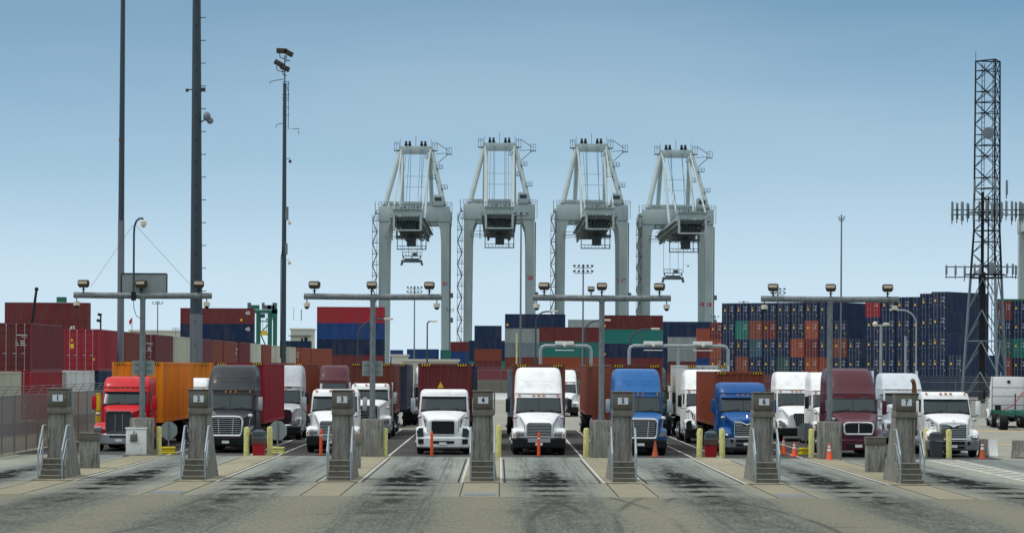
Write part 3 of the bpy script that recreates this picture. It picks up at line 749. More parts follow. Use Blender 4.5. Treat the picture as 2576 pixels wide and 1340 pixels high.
for (Yl, c, lab, d) in ((154.6,'beige','lower beige container with rusty seams behind the fence at left edge','w'), (170.2,'red','lower red container under the big maroon one','y'),
                     (184.8,'white','lower off white container under the upper red one','w'), (199.2,'navy','lower navy container left of the orange truck load','w'), (213.5,'brown','lower brown container behind the orange truck load','w')):
    container(Vector((PADX-1.22, Yl, .62)), 0, 12.19, 2.9, c, lab, 'containers end to end along the left', True, d)
for k, Yl in enumerate((226, 239.5, 253, 268, 282, 296, 310, 324, 338, 352, 366, 380, 394, 408)):
    container(Vector((PADX-1.22, Yl, .62)), 0, 12.19, 2.9, random.choice(('brown','maroon','beige')), 'lower container of the left row hidden behind the queue of trucks', 'containers end to end along the left, bottom tier')

# ---- door end blocks at the right, turned 38 degrees
TH = math.radians(-38)
colv = Vector((math.cos(TH), math.sin(TH), 0))         # along the door ends, to the right and nearer
ax = Vector((-math.sin(TH), math.cos(TH), 0))          # along the container, away
def door_block(u0, Y0, rows, ntier, where, H=2.9, pitch=2.56, z0=0, L_=12.19):
    o0 = at(u0, 900, Y0); o0.z = 0
    for k, colr in enumerate(rows):
        for j, c in enumerate(colr):
            if c is None: continue
            p = o0 + colv*(1.25 + k*pitch) + Vector((0, 0, j*H))
            dec = {'navy': random.choice(('yw','yw','ywt')), 'blue': 'yw'}.get(c, random.choice(('w','w','yw')))
            tier = ['bottom', 'second', 'third', 'fourth', 'fifth'][j]
            lab = '%s container, %s tier of column %d in the block %s' % (NAMEC[c], tier, k+1, where)
            container(p, TH, L_, H, c, lab, 'door end containers at the right', j > 0, dec)
    return o0
n_ = 'navy'
blkA = [[n_,n_,n_,n_,n_],[n_,'brown',n_,'teal',n_],['brown',n_,'steel','brown',n_],['maroon',n_,n_,'maroon',n_],['maroon','dgreen',n_,n_,n_],
        [n_,n_,'brick',n_,n_],['rust','rust','maroon','brick',n_],[n_,'rust',n_,n_,n_],[n_,n_,'brown',n_],[n_,n_,n_]]
door_block(1785, 452, [['maroon','brown','rust','maroon']], 4, 'of one column', H=2.78)
door_block(1815, 450, blkA, 5, 'left of the maroon truck', H=2.82)
blkB = [[n_,n_,n_,n_],[n_,n_,n_,n_,n_],[n_,n_,n_,n_,n_],[n_,n_,n_,n_,n_],[n_,n_,n_,n_,n_]]
door_block(2176, 416, [['navy','navy','navy','navy','red']]+[[n_]*5 for k in range(3)], 5, 'above the silver truck', H=2.86)
door_block(2313, 404, [[n_]*5], 5, 'left of the nearest', H=2.92)
door_block(2342, 400, [[n_]*5, [n_, n_]], 5, 'touching the lattice tower left', H=2.95)
door_block(2508, 430, [['brown','brown','dgreen',n_,'maroon'],[n_,'navy','teal',n_,n_],['brown','brown',n_,n_,'navy'],[n_]*5], 5, 'right of the lattice tower', H=2.85)
side_stack(2508, 2690, 752, 6, ['navy','navy','navy','navy','navy','green'], 'behind the lattice tower', H=2.6, Y=474)

# ---------------------------------------------------------------- trucks
def plan(z, hw, yf, yb, d, p=4.0, n=14):
    pts = []
    for k in range(n+1):
        th = -PI/2 + PI*k/n
        s, c = math.sin(th), math.cos(th)
        x = hw*math.copysign(abs(s)**(2/p), s); y = yf + d*(1-abs(c)**(2/p))
        pts.append((x, y, z))
    pts += [(hw, yb-.05, z), (hw-.05, yb, z), (-hw+.05, yb, z), (-hw, yb-.05, z)]
    return pts
def patch(mb, rows, s0, s1, off=.014, p=4.0, n=12):
    """sheet lying just proud of a plan() front; rows = (z, hw, yf, d)"""
    g = []
    for (z, hw, yf, d) in rows:
        r = []
        for k in range(n+1):
            x = hw*(s0 + (s1-s0)*k/n)
            t_ = min(1, abs(x/hw)); y = yf + d*(1-(max(0, 1-t_**p))**(1/p)) - off
            r.append((x, y, z))
        g.append(r)
    back = [[(x, y+.02, z) for x, y, z in r] for r in g]
    mb.loft(g, cap=False, closed=False); mb.loft(back, cap=False, closed=False)
    return mb
def hoodsec(y, w_, zs, zt, zb, p=3.0, n=10):
    pts = []
    for k in range(n+1):
        th = PI*k/n; c, s = math.cos(th), math.sin(th)
        pts.append((w_*math.copysign(abs(c)**(2/p), c), y, zs + (zt-zs)*abs(s)**(2/p)))
    return pts + [(-w_, y, zb), (w_, y, zb)]
_w = {}
def wheel(parent, x, y, r, wd, steer=False):
    k = (r, wd)
    if k not in _w:
        mb = MB(); mb.tube([(-wd/2,0,0),(-wd/2+.05,0,0),(wd/2-.05,0,0),(wd/2,0,0)], [r-.05,r,r,r-.05], 22); tm = mb.mesh('tyre', M['rubber'])
        mb = MB(); mb.tube([(-wd/2-.01,0,0),(wd/2+.01,0,0)], r*.58, 16); mb.tube([(-wd/2-.09,0,0),(wd/2+.09,0,0)], r*.22, 10); rm = mb.mesh('rim', M['chrome_d'])
        _w[k] = (tm, rm)
    o = put('wheel', _w[k][0], parent); o.location = (x, y, r); put('rim', _w[k][1], o)
_paints = {}
def tp(name, c, rough=.38):
    if name not in _paints: _paints[name] = paint('truck_paint_' + name, c, rough, 0, .18, .42, (c[0]*.4+.012, c[1]*.4+.011, c[2]*.4+.009), (.9,.9,.45))
    return _paints[name]
PC = dict(white=(.74,.77,.77), red=(.52,.006,.016), grey=(.014,.018,.024), blue=(.001,.10,.31), maroon=(.07,.010,.022), silver=(.50,.56,.60), black=(.03,.04,.045), mblue=(.001,.075,.27), silver2=(.40,.43,.46))
def truck(lab, x, Y, colr='white', kind='columbia', roof='day', rz=0, bump='black', top=3.95, rear=True, mirror='black', lower=None, roofcol=None, lights=True, wsplit=True, rearonly=False):
    t = thing('truck', lab, 'truck', (x, Y, .01), rz, 'trucks waiting at the gate')
    P = tp(colr, PC[colr]); PR = tp(roofcol, PC[roofcol]) if roofcol else P
    # dimensions by kind: cowl height, windshield top, hood nose (half width, top), grille box
    K = dict(
        columbia=dict(zc=1.90, zw=2.56, hw=1.12, nose=.60, nz=1.52, gw=.54, g0=.82, g1=1.45, slat='h', fen=1.14, hl='round', gf='chrome_thin', d=.40),
        cascadia=dict(zc=1.93, zw=2.63, hw=1.13, nose=.80, nz=1.70, gw=.74, g0=.78, g1=1.64, slat='h', fen=1.16, hl='sweep', gf='chrome', d=.42),
        volvo=dict(zc=1.95, zw=2.60, hw=1.13, nose=.66, nz=1.66, gw=.53, g0=.90, g1=1.52, slat='mesh', fen=1.18, hl='tall', gf='thin', d=.40),
        pete=dict(zc=2.10, zw=2.72, hw=1.10, nose=.58, nz=1.86, gw=.56, g0=.86, g1=1.80, slat='v', fen=1.22, hl='pod', gf='dark', d=.35),
        mack=dict(zc=1.95, zw=2.60, hw=1.13, nose=.66, nz=1.66, gw=.57, g0=.82, g1=1.50, slat='h', fen=1.18, hl='small', gf='mack', d=.40),
        kenworth=dict(zc=2.00, zw=2.62, hw=1.14, nose=.72, nz=1.62, gw=.66, g0=1.02, g1=1.54, slat='two', fen=1.18, hl='sweep', gf='chrome', d=.48),
        inter=dict(zc=1.92, zw=2.60, hw=1.12, nose=.62, nz=1.55, gw=.42, g0=.80, g1=1.52, slat='v2', fen=1.14, hl='sweep', gf='thin', d=.46),
        classic=dict(zc=2.12, zw=2.68, hw=1.08, nose=.56, nz=1.88, gw=.52, g0=.86, g1=1.82, slat='h', fen=1.20, hl='pod', gf='chrome', d=.3))[kind]
    zc, zw, hw, d = K['zc'], K['zw'], K['hw'], K['d']
    yc, yw = 1.85, 2.30                        # windshield foot and head depth
    yb = {'day': 3.55, 'mid': 5.2, 'high': 5.6}[roof]
    # cab shell
    secs = [plan(.72, hw, yc-.02, yb, d), plan(zc-.02, hw, yc, yb, d), plan(zc, hw, yc+.005, yb, d), plan(zw, hw-.03, yw, yb, d)]
    if roof == 'day':
        secs += [plan(zw+.12, hw-.04, yw+.03, yb, d), plan(zw+.24, hw-.08, yw+.14, yb-.02, d), plan(zw+.31, hw-.2, yw+.35, yb-.1, d)]
    elif roof == 'mid':
        secs += [plan(zw+.16, hw-.03, yw+.05, yb, d), plan(zw+.45, hw-.04, yw+.35, yb, d), plan(zw+.62, hw-.1, yw+.6, yb-.05, d), plan(zw+.68, hw-.28, yw+.9, yb-.2, d)]
    else:
        secs += [plan(zw+.18, hw-.03, yw+.05, yb, d)]
    part('cab', MB().loft(secs), P, t)
    if roof == 'high':
        h = top - zw
        prof = [(.182, .02, .05), (.20, .03, .12), (.45, .04, .42), (.70, .06, .80), (.88, .11, 1.12), (.96, .18, 1.34), (1.0, .32, 1.62)]
        rs = []
        for f, dw, dy in prof:
            z = zw + .18 + (h-.18)*(f-.182)/(1-.182)
            rs.append(plan(z, hw-dw, yw+dy, yb-(.05 if f > .9 else 0), d+.15, 3.6))
        rf = part('roof_fairing', MB().loft(rs), PR, t)
        if kind in ('cascadia', 'columbia'):     # pressed recess lines
            mb = MB(); s = zw+.18+h*.28; z2 = zw+.18+h*.40
            for k in range(2):
                zq = s if k == 0 else z2
                f = (zq-zw-.18)/(h-.18)*(1-.182)+.182
                yy = yw + (.42 + (f-.45)/(.25)*.38) + .02
                wq = .55 if k == 0 else .68
                mb.tube([(-wq, yy-.0+.05, zq+.03), (-wq+.1, yy, zq), (wq-.1, yy, zq), (wq, yy+.05, zq+.03)], .018, 6)
            part('moulding', mb, PR, rf)
    if roof == 'day' or kind in ('mack', 'pete', 'classic'):
        mb = MB(); patch(mb, [(zw-.01, hw-.03, yw-.10, d), (zw+.10, hw-.03, yw-.03, d)], -.94, .94, .05); part('sun_visor', mb, P, t)
    # windshield
    e = .03
    q = lambda z: (z, hw-.03*(z-zc)/(zw-zc), yc+(yw-yc)*(z-zc)/(zw-zc), d)
    mb = MB(); patch(mb, [q(zc+.04), q((zc+zw)/2), q(zw-.03)], -.90, .90, .014)
    ws = part('windshield', mb, M['glass'], t)
    mb = MB()
    for z in (zc+.035, zw-.03): patch(mb, [q(z-.02), q(z+.02)], -.92, .92, .02)
    for s in (-1, 1): patch(mb, [q(zc+.03), q(zw-.03)], *sorted((s*.885, s*.92)), .02, n=3)
    part('seal', mb, M['black'], ws)
    if wsplit and kind != 'volvo':
        mb = MB(); patch(mb, [q(zc+.03), q(zw-.03)], -.012, .012, .022, n=2); part('divider', mb, M['black'], ws)
    for s in (-.75, .12):
        mb = MB(); mb.tube([(s, yc-.06, zc+.03), (s+.55, yc+.03, zc+.12)], .012, 4)
        part('wiper', mb, M['black'], ws)
    mb = MB(); patch(mb, [(zc-.05, hw+.0, yc-.02, d), (zc+.03, hw, yc, d)], -.93, .93, .028); part('cowl', mb, M['black'], t)
    if roof != 'day':
        mb = MB(); patch(mb, [(zw+.165, hw-.028, yw+.045, d), (zw+.195, hw-.028, yw+.06, d)], -.985, .985, .012, n=20); part('roof_seam', mb, M['under'], t)
    mb = MB()
    for sx in (-1, 1): mb.tube([(sx*(K['nose']+.04), .14, K['g0']+.05), (sx*(K['nose']+.06), .2, K['nz']-.22), (sx*(K['nose']+.26), 1.2, zc-.24)], .012, 5)
    part('hood_seam', mb, M['under'], t)
    mb = MB(); mb.box(-.16, .16, -.075, -.06, .44, .56); part('number_plate', mb, M['white_p'], t)
    # doors and side glass
    for s in (-1, 1):
        mb = MB(); xa, xb = sorted((s*(hw+.001), s*(hw+.02))); mb.box(xa, xb, yc+.5, yc+1.45, 1.0, zc+.02, .008)
        dr = part('door', mb, P, t)
        mb = MB(); xa, xb = sorted((s*(hw-.02), s*(hw+.012))); mb.prism([(yc+.52, zc+.04), (yc+1.42, zc+.04), (yc+1.42, zw-.06), (yc+.62, zw-.06)], 'yz', xa, xb)
        part('side_window', mb, M['glass'], dr)
        mb = MB(); xa, xb = sorted((s*(hw+.02), s*(hw+.05))); mb.box(xa, xb, yc+1.2, yc+1.38, zc-.2, zc-.15); part('handle', mb, M['chrome'], dr)
    # hood
    nz, nw = K['nz'], K['nose']
    if kind in ('pete', 'classic'):
        hs = [hoodsec(.12, nw, nz-.25, nz-.03, .75, 4), hoodsec(.3, nw+.02, nz-.2, nz+.02, .75, 4), hoodsec(1.1, nw+.2, nz-.1, nz+.1, .75, 4), hoodsec(yc+.12, .98, zc-.22, zc+.03, .75, 4)]
    else:
        hs = [hoodsec(.06, nw, nz-.3, nz-.08, .72, 4), hoodsec(.16, nw+.03, nz-.22, nz, .72, 3.4), hoodsec(.6, nw+.08, nz-.2, nz+.09, .72, 3), hoodsec(1.3, nw+.26, zc-.28, zc-.06, .72, 3), hoodsec(yc+.15, hw-.04, zc-.2, zc+.02, .72, 3.4)]
    hood = part('hood', MB().loft(hs), P, t)
    if kind == 'volvo':
        mb = MB()
        for s in (-1, 1): mb.prism([(s*.93, 1.62), (s*.80, 1.52), (s*.76, 1.22), (s*.80, 1.22), (s*.86, 1.50)], 'xz', .42, .5)
        part('side_vent', mb, M['black'], hood)
    if kind == 'mack':
        mb = MB(); mb.tube([(0,.1,nz),(0,.05,nz+.05),(0,.12,nz+.12)], [.03,.02,.03], 8); part('hood_ornament', mb, M['chrome'], hood)
        mb = MB(); mb.box(-.93, -.80, .72, .75, 1.5, 1.55); mb.box(-.93, -.80, .72, .75, 1.4, 1.45); part('side_vent', mb, M['black'], hood)
    # fenders with wheel arches
    ft = K['fen']
    for s in (-1, 1):
        ss = []
        for y, zt, xo in ((.10, ft-.24, 1.06), (.2, ft-.12, 1.14), (.42, ft-.01, 1.2), (.8, ft+.06, 1.23), (1.15, ft+.07, 1.23), (1.5, ft+.03, 1.22), (1.85, ft-.1, 1.18), (2.1, ft-.3, 1.1)):
            dy = abs(y-1.12); zb = .55 + (math.sqrt(max(0, .60**2-dy*dy)) if dy < .60 else 0); zb = max(.62 if y < .5 else .55, min(zb, zt-.05))
            xi = .45
            ss.append([(s*xi, y, zb), (s*xo, y, zb), (s*xo, y, (zb+zt)/2), (s*(xo-.03), y, zt-.06), (s*(xo-.12), y, zt), (s*xi, y, zt+.04)])
        f = part('fender', MB().loft(ss), P, t)
        # headlight
        hl = K['hl']; mb = MB(); mc = MB()
        if hl == 'round':
            mc.prism([(s*.60,.80),(s*1.08,.80),(s*1.10,1.02),(s*.98,1.08),(s*.62,1.06)], 'xz', .02, .12)
            mb.obox((s*.93,.0,.93), (.2,.06,.18), None, .05); mb.obox((s*.74,.0,.93), (.15,.06,.15), None, .05)
        elif hl == 'sweep':
            mb.loft([[(s*.80,.09,.82),(s*1.06,.13,.84),(s*1.19,.22,1.10),(s*1.12,.20,1.16),(s*.84,.11,1.0)], [(s*.80,.02,.84),(s*1.04,.04,.86),(s*1.17,.10,1.09),(s*1.10,.08,1.14),(s*.83,.03,.98)]])
        elif hl == 'tall':
            mb.loft([[(s*.86,.08,.80),(s*1.16,.22,.80),(s*1.18,.3,1.06),(s*1.08,.24,1.20),(s*.88,.12,1.20)], [(s*.87,.02,.82),(s*1.14,.05,.82),(s*1.16,.08,1.05),(s*1.06,.06,1.18),(s*.89,.04,1.18)]])
        elif hl == 'small':
            mb.obox((s*.97,.05,.90), (.32,.1,.17), None, .04)
        else:
            mc.obox((s*.96,.1,1.0), (.38,.3,.26), None, .04); mb.obox((s*.96,-.06,1.0), (.33,.03,.18), None, .01)
        h_ = part('headlight', mb, M['lens'] if hl != 'tall' else M['glass'], t)
        if hl in ('round', 'pod'): part('housing', mc, M['chrome_d'] if hl == 'pod' else M['white_p'], h_)
        if hl == 'small':
            mb = MB(); mb.sphere((s*.91,-.0,.90), .06); mb.sphere((s*1.03,.0,.90), .06); part('lamp', mb, M['chrome'], h_)
        mb = MB(); mb.obox((s*1.13,.16,.90), (.06,.08,.13), None, .01); part('turn_signal', mb, M['amber'], t)
    # grille
    gw, g0, g1 = K['gw'], K['g0'], K['g1']; gy = .02
    gf = K['gf']
    if gf == 'mack':
        out_ = [(-gw,g0),(gw,g0),(gw,g1),(.30,g1),(0,g1-.14),(-.30,g1),(-gw,g1)]
    elif gf == 'chrome' and kind != 'classic':
        out_ = [(-gw*.88,g0),(gw*.88,g0),(gw*.95,g0+.1),(gw,g1-.16),(gw*.9,g1-.03),(gw*.6,g1),(-gw*.6,g1),(-gw*.9,g1-.03),(-gw,g1-.16),(-gw*.95,g0+.1)]
    elif kind == 'inter':
        out_ = [(-gw*.6,g0),(gw*.6,g0),(gw,g1-.1),(gw*.8,g1),(-gw*.8,g1),(-gw,g1-.1)]
    else:
        out_ = [(-gw,g0),(gw,g0),(gw,g1-.06),(gw-.06,g1),(-gw+.06,g1),(-gw,g1-.06)]
    mb = MB(); mb.prism(out_, 'xz', gy, gy+.12); gr = part('grille', mb, M['black'] if gf != 'dark' else M['bin_grey'], t)
    tk = {'chrome': .055, 'chrome_thin': .022, 'thin': .015, 'dark': .05, 'mack': .03}[gf]
    mb = MB(); n = len(out_)
    for k in range(n):
        a, b = out_[k], out_[(k+1) % n]
        mb.tube([(a[0], gy-.01, a[1]), (b[0], gy-.01, b[1])], tk, 6)
    part('surround', mb, M['chrome'] if gf in ('chrome', 'chrome_thin', 'mack') else (M['bin_grey'] if gf == 'dark' else P), gr)
    if K['slat'] == 'h':
        mb = MB(); ns = 9 if kind != 'mack' else 8
        for k in range(ns):
            z = g0 + (g1-g0)*(k+.6)/(ns+.3); w_ = gw-.04
            if gf == 'mack' and z > g1-.15:
                mb.box(-w_, -.2, gy-.03, gy-.002, z-.014, z+.014); mb.box(.2, w_, gy-.03, gy-.002, z-.014, z+.014)
            else: mb.box(-w_*(.93 if gf == 'chrome' else 1), w_*(.93 if gf == 'chrome' else 1), gy-.03, gy-.002, z-.010, z+.010)
        if kind == 'cascadia':
            for s in (-1, 1): mb.prism([(s*.28, g0+.03), (s*.31, g0+.03), (s*.36, g1-.1), (s*.33, g1-.1)], 'xz', gy-.04, gy-.031)
        part('slat', mb, M['chrome'], gr)
    elif K['slat'] in ('v', 'v2'):
        mb = MB(); ns = 2 if K['slat'] == 'v' else 7
        for k in range(ns):
            x_ = -gw + 2*gw*(k+1)/(ns+1); mb.box(x_*.9-.01, x_*.9+.01, gy-.03, gy-.002, g0+.06, g1-.08)
        part('slat', mb, M['chrome_d'], gr)
    elif K['slat'] == 'two':
        mb = MB(); mb.box(-.02, .02, gy-.03, gy-.002, g0, g1); part('slat', mb, M['chrome'], gr)
    # bumper
    BM = {'black': M['black'], 'chrome': M['chrome_d'], 'grey': tp('bump', (.17,.19,.21), .5), 'body': P, 'whitebar': P}[bump]
    zb1 = K['g0']-.05 if K['g0'] < .9 else .80
    mb = MB(); mb.loft([plan(.30, 1.12, .06, .6, .5), plan(.36, 1.19, -.02, .6, .5), plan(zb1-.06, 1.21, -.04, .6, .5), plan(zb1, 1.19, .0, .6, .5)])
    bp = part('bumper', mb, BM, t)
    BP = lambda z: (z, 1.205, -.035, .5)
    mb = MB()
    if bump == 'whitebar':
        patch(mb, [BP(.50), BP(.62)], -.42, .42); patch(mb, [BP(.48), BP(.70)], -.93, -.72, n=3); patch(mb, [BP(.48), BP(.70)], .72, .93, n=3)
    elif bump in ('chrome',):
        patch(mb, [BP(.62), BP(.70)], -.35, .35)
    elif bump == 'black':
        patch(mb, [BP(.40), BP(.56)], -.38, .38)
    elif bump == 'body':
        patch(mb, [BP(.42), BP(.56)], -.45, .45)
    else:
        patch(mb, [BP(.58), BP(.72)], -.42, .42); patch(mb, [BP(.40), BP(.50)], -.42, .42); patch(mb, [BP(.56), BP(.72)], -.62, -.52, n=2); patch(mb, [BP(.56), BP(.72)], .52, .62, n=2)
    part('air_opening', mb, M['under'], bp)
    if kind == 'columbia' and bump == 'black' and lower != 'n':
        mb = MB(); patch(mb, [BP(.58), BP(.76)], -.42, .42, .022); part('centre_panel', mb, M['chrome_d'] if lower != 'plate' else M['sign_back'], bp)
        if lower == 'plate':
            pass
    # roof marker lights
    if lights:
        zl = zw+.15 if roof != 'mid' else zw+.13
        yl = yw+.02
        for fx in (-.78, -.2, 0, .2, .78):
            mb = MB(); xx = hw*fx; tt = abs(fx); yy = yl + d*(1-(1-tt**4)**.25)
            if roof == 'day': mb.obox((xx, yw+.08+d*(1-(1-tt**4)**.25), zw+.25), (.11,.1,.06), None, .015)
            elif kind == 'cascadia': mb.obox((xx, yy-.0, zw+.10), (.055,.06,.13), None, .015)
            else: mb.obox((xx, yy-.0, zw+.10), (.13,.06,.055), None, .015)
            part('marker_light', mb, M['amber'] if colr != 'maroon' else M['red_lens'], t)
    # mirrors
    mm = {'black': M['black'], 'body': P, 'chrome': M['chrome_d'], 'white': M['white_p']}[mirror]
    for s in (-1, 1):
        mb = MB(); mb.obox((s*1.40, 1.86, 2.20), (.21,.13,.62), None, .03); mir = part('mirror', mb, mm, t)
        mb = MB(); mb.tube([(s*hw,2.2,2.56),(s*1.3,1.95,2.56),(s*1.38,1.88,2.5)], .016, 6); mb.tube([(s*hw,2.2,1.82),(s*1.3,1.95,1.80),(s*1.38,1.88,1.88)], .016, 6); part('bracket', mb, M['black'], mir)
        mb = MB(); mb.tube([(s*.98,.75,1.2),(s*1.05,.7,1.62)], .012, 4); mb.sphere((s*1.05,.7,1.68), .11, 1, .6, .75); part('hood_mirror', mb, M['white_p'] if kind in ('cascadia', 'inter') else M['chrome_d'], t)
    if kind in ('pete', 'classic') or (kind == 'mack' and roof == 'day'):
        for s in ((-1, 1) if kind != 'mack' else (-1,)):
            mb = MB(); top_ = 3.85 if kind != 'mack' else 3.45
            if kind == 'mack': mb.tube([(s*1.28,3.4,.9),(s*1.28,3.4,2.9),(s*1.28,3.4,3.2),(s*1.33,3.35,3.38),(s*1.4,3.3,3.44)], [.12,.12,.10,.10,.10], 12); part('exhaust_stack', mb, M['rust'], t)
            elif roof != 'mid': mb.tube([(s*1.2,yb+.15,.9),(s*1.2,yb+.15,top_ if roof == 'high' else 3.05)], .09, 12); part('exhaust_stack', mb, M['chrome'], t)
    # running gear
    mb = MB(); mb.box(-.42, .42, .5, 7.3, .62, .9); mb.box(-.6, .6, .4, 1.9, .3, .8); part('chassis_frame', mb, M['under'], t)
    for s in (-1, 1):
        mb = MB(); mb.tube([(s*.88,2.7,.62),(s*.88,2.75,.62),(s*.88,4.15,.62),(s*.88,4.2,.62)], [.25,.31,.31,.25], 16); part('fuel_tank', mb, M['chrome_d'], t)
        mb = MB(); mb.box(*sorted((s*.8, s*1.12)), 1.95, 2.6, .35, .42); mb.box(*sorted((s*.8, s*1.12)), 2.0, 2.6, .62, .68); part('step', mb, M['galv'], t)
        mb = MB(); mb.box(*sorted((s*(hw-.04), s*(hw-.005))), yc+.3, yb-.03, .45, .75); part('side_skirt', mb, P if roof != 'day' else M['under'], t)
        wheel(t, s*1.03, 1.12, .52, .3); wheel(t, s*.95, 5.75, .52, .55); wheel(t, s*.95, 7.05, .52, .55)
    return t
def chassis(x, Y, L_, lab, rz=0):
    t = thing('container_chassis', lab, 'trailer', (x, Y, .01), rz, 'container chassis under the truck loads')
    mb = MB()
    for s in (-1, 1): mb.box(*sorted((s*.35, s*.52)), 0.1, L_, .88, 1.17)
    for y in (.05, L_*.33, L_*.66, L_-.3): mb.box(-1.2, 1.2, y, y+.22, 1.0, 1.18)
    part('chassis_frame', mb, M['under'], t)
    for s in (-1, 1):
        mb = MB(); mb.box(*sorted((s*.85, s*1.0)), 3.0, 3.15, .1, 1.0); mb.box(*sorted((s*.78, s*1.07)), 2.95, 3.2, .04, .1); part('landing_leg', mb, M['under'], t)
        for y in (L_-2.9, L_-1.6): wheel(t, s*.95, y, .5, .55)
    return t
def load(x, Y, c, lab, cl, L_=12.19, H=2.9, rz=0, stripes=True, tri=False, zf=1.19):
    chassis(x, Y, L_, 'chassis carrying the ' + cl, rz)
    o = container(Vector((x, Y, zf+.01)), rz, L_, H, c, lab, 'containers carried by the trucks')
    if stripes:
        for s in (-1, 1):
            mb = MB(); m2 = MB()
            mb.box(*sorted((s*.62, s*1.08)), -.012, -.002, H-.13, H-.01)
            for k in range(4):
                x0 = s*.85 - .21 + k*.115
                m2.prism([(x0, H-.125), (x0+.05, H-.125), (x0+.085, H-.015), (x0+.035, H-.015)], 'xz', -.02, -.0125)
            q = part('warning_stripe', mb, M['black'], o); part('stripe_mark', m2, M['decal_y'], q)
    if tri:
        mb = MB(); mb.prism([(-.3,1.75),(.0,1.75),(-.15,2.05)], 'xz', -.05, .0); part('warning_decal', mb, M['decal_y'], o)
    return o
# lane 0
truck('bright red truck with mid roof and tall dark grille', -17.35, 130, 'red', 'pete', 'mid', 0, 'chrome', mirror='body', lights=True)
q = load(-17.3, 136.2, 'orange', 'orange container marked 45 behind the red truck', 'first orange container', 13.72)
lettering('45', .62, M['ink'], (.18, -.03, 2.02), q)
truck('white mid roof truck mostly hidden between the orange container and the grey truck', -17.0, 153, 'white', 'columbia', 'mid')
load(-17.4, 160, 'orange', 'second orange container, behind the first one', 'second orange container', 12.19)
# lane 1
truck('dark grey high roof sleeper truck with wide chrome grille', -12.3, 128.3, 'grey', 'cascadia', 'high', 0, 'black', top=3.97, mirror='chrome')
load(-12.32, 135.2, 'red', 'dark red container behind the dark grey truck', 'dark red container')
t249 = truck('silver white high roof truck marked 249, right of the red container', -11.7, 151, 'silver2', 'cascadia', 'high', 0, 'black', top=3.97, roofcol='silver2')
lettering('249', .2, M['ink'], (.42, 2.33, 2.74), t249)
load(-12.0, 158.2, 'rust', 'brown container at the right behind the truck marked 249', 'brown container of the truck marked 249')
truck('far maroon truck with curved roof fairing above the white day cab', -12.7, 216, 'maroon', 'kenworth', 'high', 0, 'black', top=3.97)
# lane 2
truck('white day cab truck with chrome slatted grille behind kiosk 3', -7.55, 129.2, 'white', 'columbia', 'day', 0, 'black', mirror='chrome', lower='plate')
truck('white long nose truck with tall grille behind the pedestal right of kiosk 3', -7.05, 154, 'white', 'classic', 'day', 0, 'chrome', mirror='chrome')
load(-7.27, 162, 'brown', 'brown container behind the white long nose truck', 'brown container of the long nose truck')
load(-7.05, 181.5, 'dark', 'near black navy container at the right behind the brown one', 'near black container')
truck('white sleeper truck glimpsed left of the maroon container', -4.6, 190, 'white', 'columbia', 'high', 0, 'black')
# lane 3
truck('white day cab truck with large black square grille and white bumper', -2.48, 127.6, 'white', 'volvo', 'day', 0, 'whitebar', mirror='chrome', lights=False)
load(-2.58, 134.3, 'maroon', 'maroon container with yellow triangle behind the black grille truck', 'maroon container with triangle', tri=True)
load(-2.46, 156, 'dark', 'navy container strip seen right of the maroon one', 'navy container in the fourth lane')
# lane 4
truck('tall white high roof sleeper truck with chrome slatted grille right of kiosk 4', 1.84, 127.6, 'white', 'columbia', 'high', 0, 'black', top=3.93)
load(1.95, 134.8, 'brown', 'brown container behind the tall white sleeper truck', 'brown container of the tall white truck')
load(1.75, 158, 'slate', 'slate container seen in a strip left of the tall white truck', 'slate container', stripes=False, H=2.59)
truck('far white sleeper truck right of the tall white truck', 5.2, 226, 'white', 'columbia', 'high', 0, 'black', top=3.7)
# lane 5
truck('bright blue high roof sleeper truck behind kiosk 5', 6.42, 127.8, 'blue', 'cascadia', 'high', .01, 'black', top=3.9, mirror='chrome')
load(6.55, 134.8, 'brown', 'brown container left behind the bright blue sleeper truck', 'brown container of the blue sleeper', rz=.04)
load(6.30, 165, 'brown', 'farther brown container left of the blue sleeper truck', 'farther brown container')
truck('black high roof truck half hidden right behind the blue sleeper truck', 8.85, 164, 'black', 'volvo', 'high', 0, 'black', top=3.97)
# lane 6
truck('blue mid roof truck with notched chrome grille left of kiosk 6', 11.35, 129.6, 'mblue', 'mack', 'mid', 0, 'grey', mirror='body')
load(11.56, 136.4, 'rust', 'rust brown container behind the blue mid roof truck', 'rust brown container', H=2.59)
truck('white high roof truck seen between the white trailer and the rust brown container', 11.0, 148.5, 'white', 'volvo', 'high', 0, 'black', top=3.85)
o = load(11.62, 158, 'white', 'white box trailer body at the left of the rust brown container', 'white box', 13.72, stripes=True)
# lane 7
truck('maroon high roof truck with rounded chrome grille right of the gantry pole', 16.15, 127.3, 'maroon', 'kenworth', 'high', 0, 'body', top=3.97, mirror='body')
truck('white high roof truck nearest left of the maroon truck', 17.3, 144.6, 'white', 'kenworth', 'high', 0, 'black', top=3.75)
truck('white high roof truck with upright dark grille behind kiosk 6', 16.35, 153.6, 'white', 'inter', 'high', 0, 'black', top=3.75)
# lane 8
truck('silver blue high roof truck with round shoulders behind kiosk 7', 21.55, 149, 'silver', 'classic', 'high', 0, 'chrome', top=3.72, mirror='chrome')
truck('white day cab truck with notched grille and rusty exhaust, rightmost of the front row', 20.45, 127.6, 'white', 'mack', 'day', 0, 'grey', mirror='white')
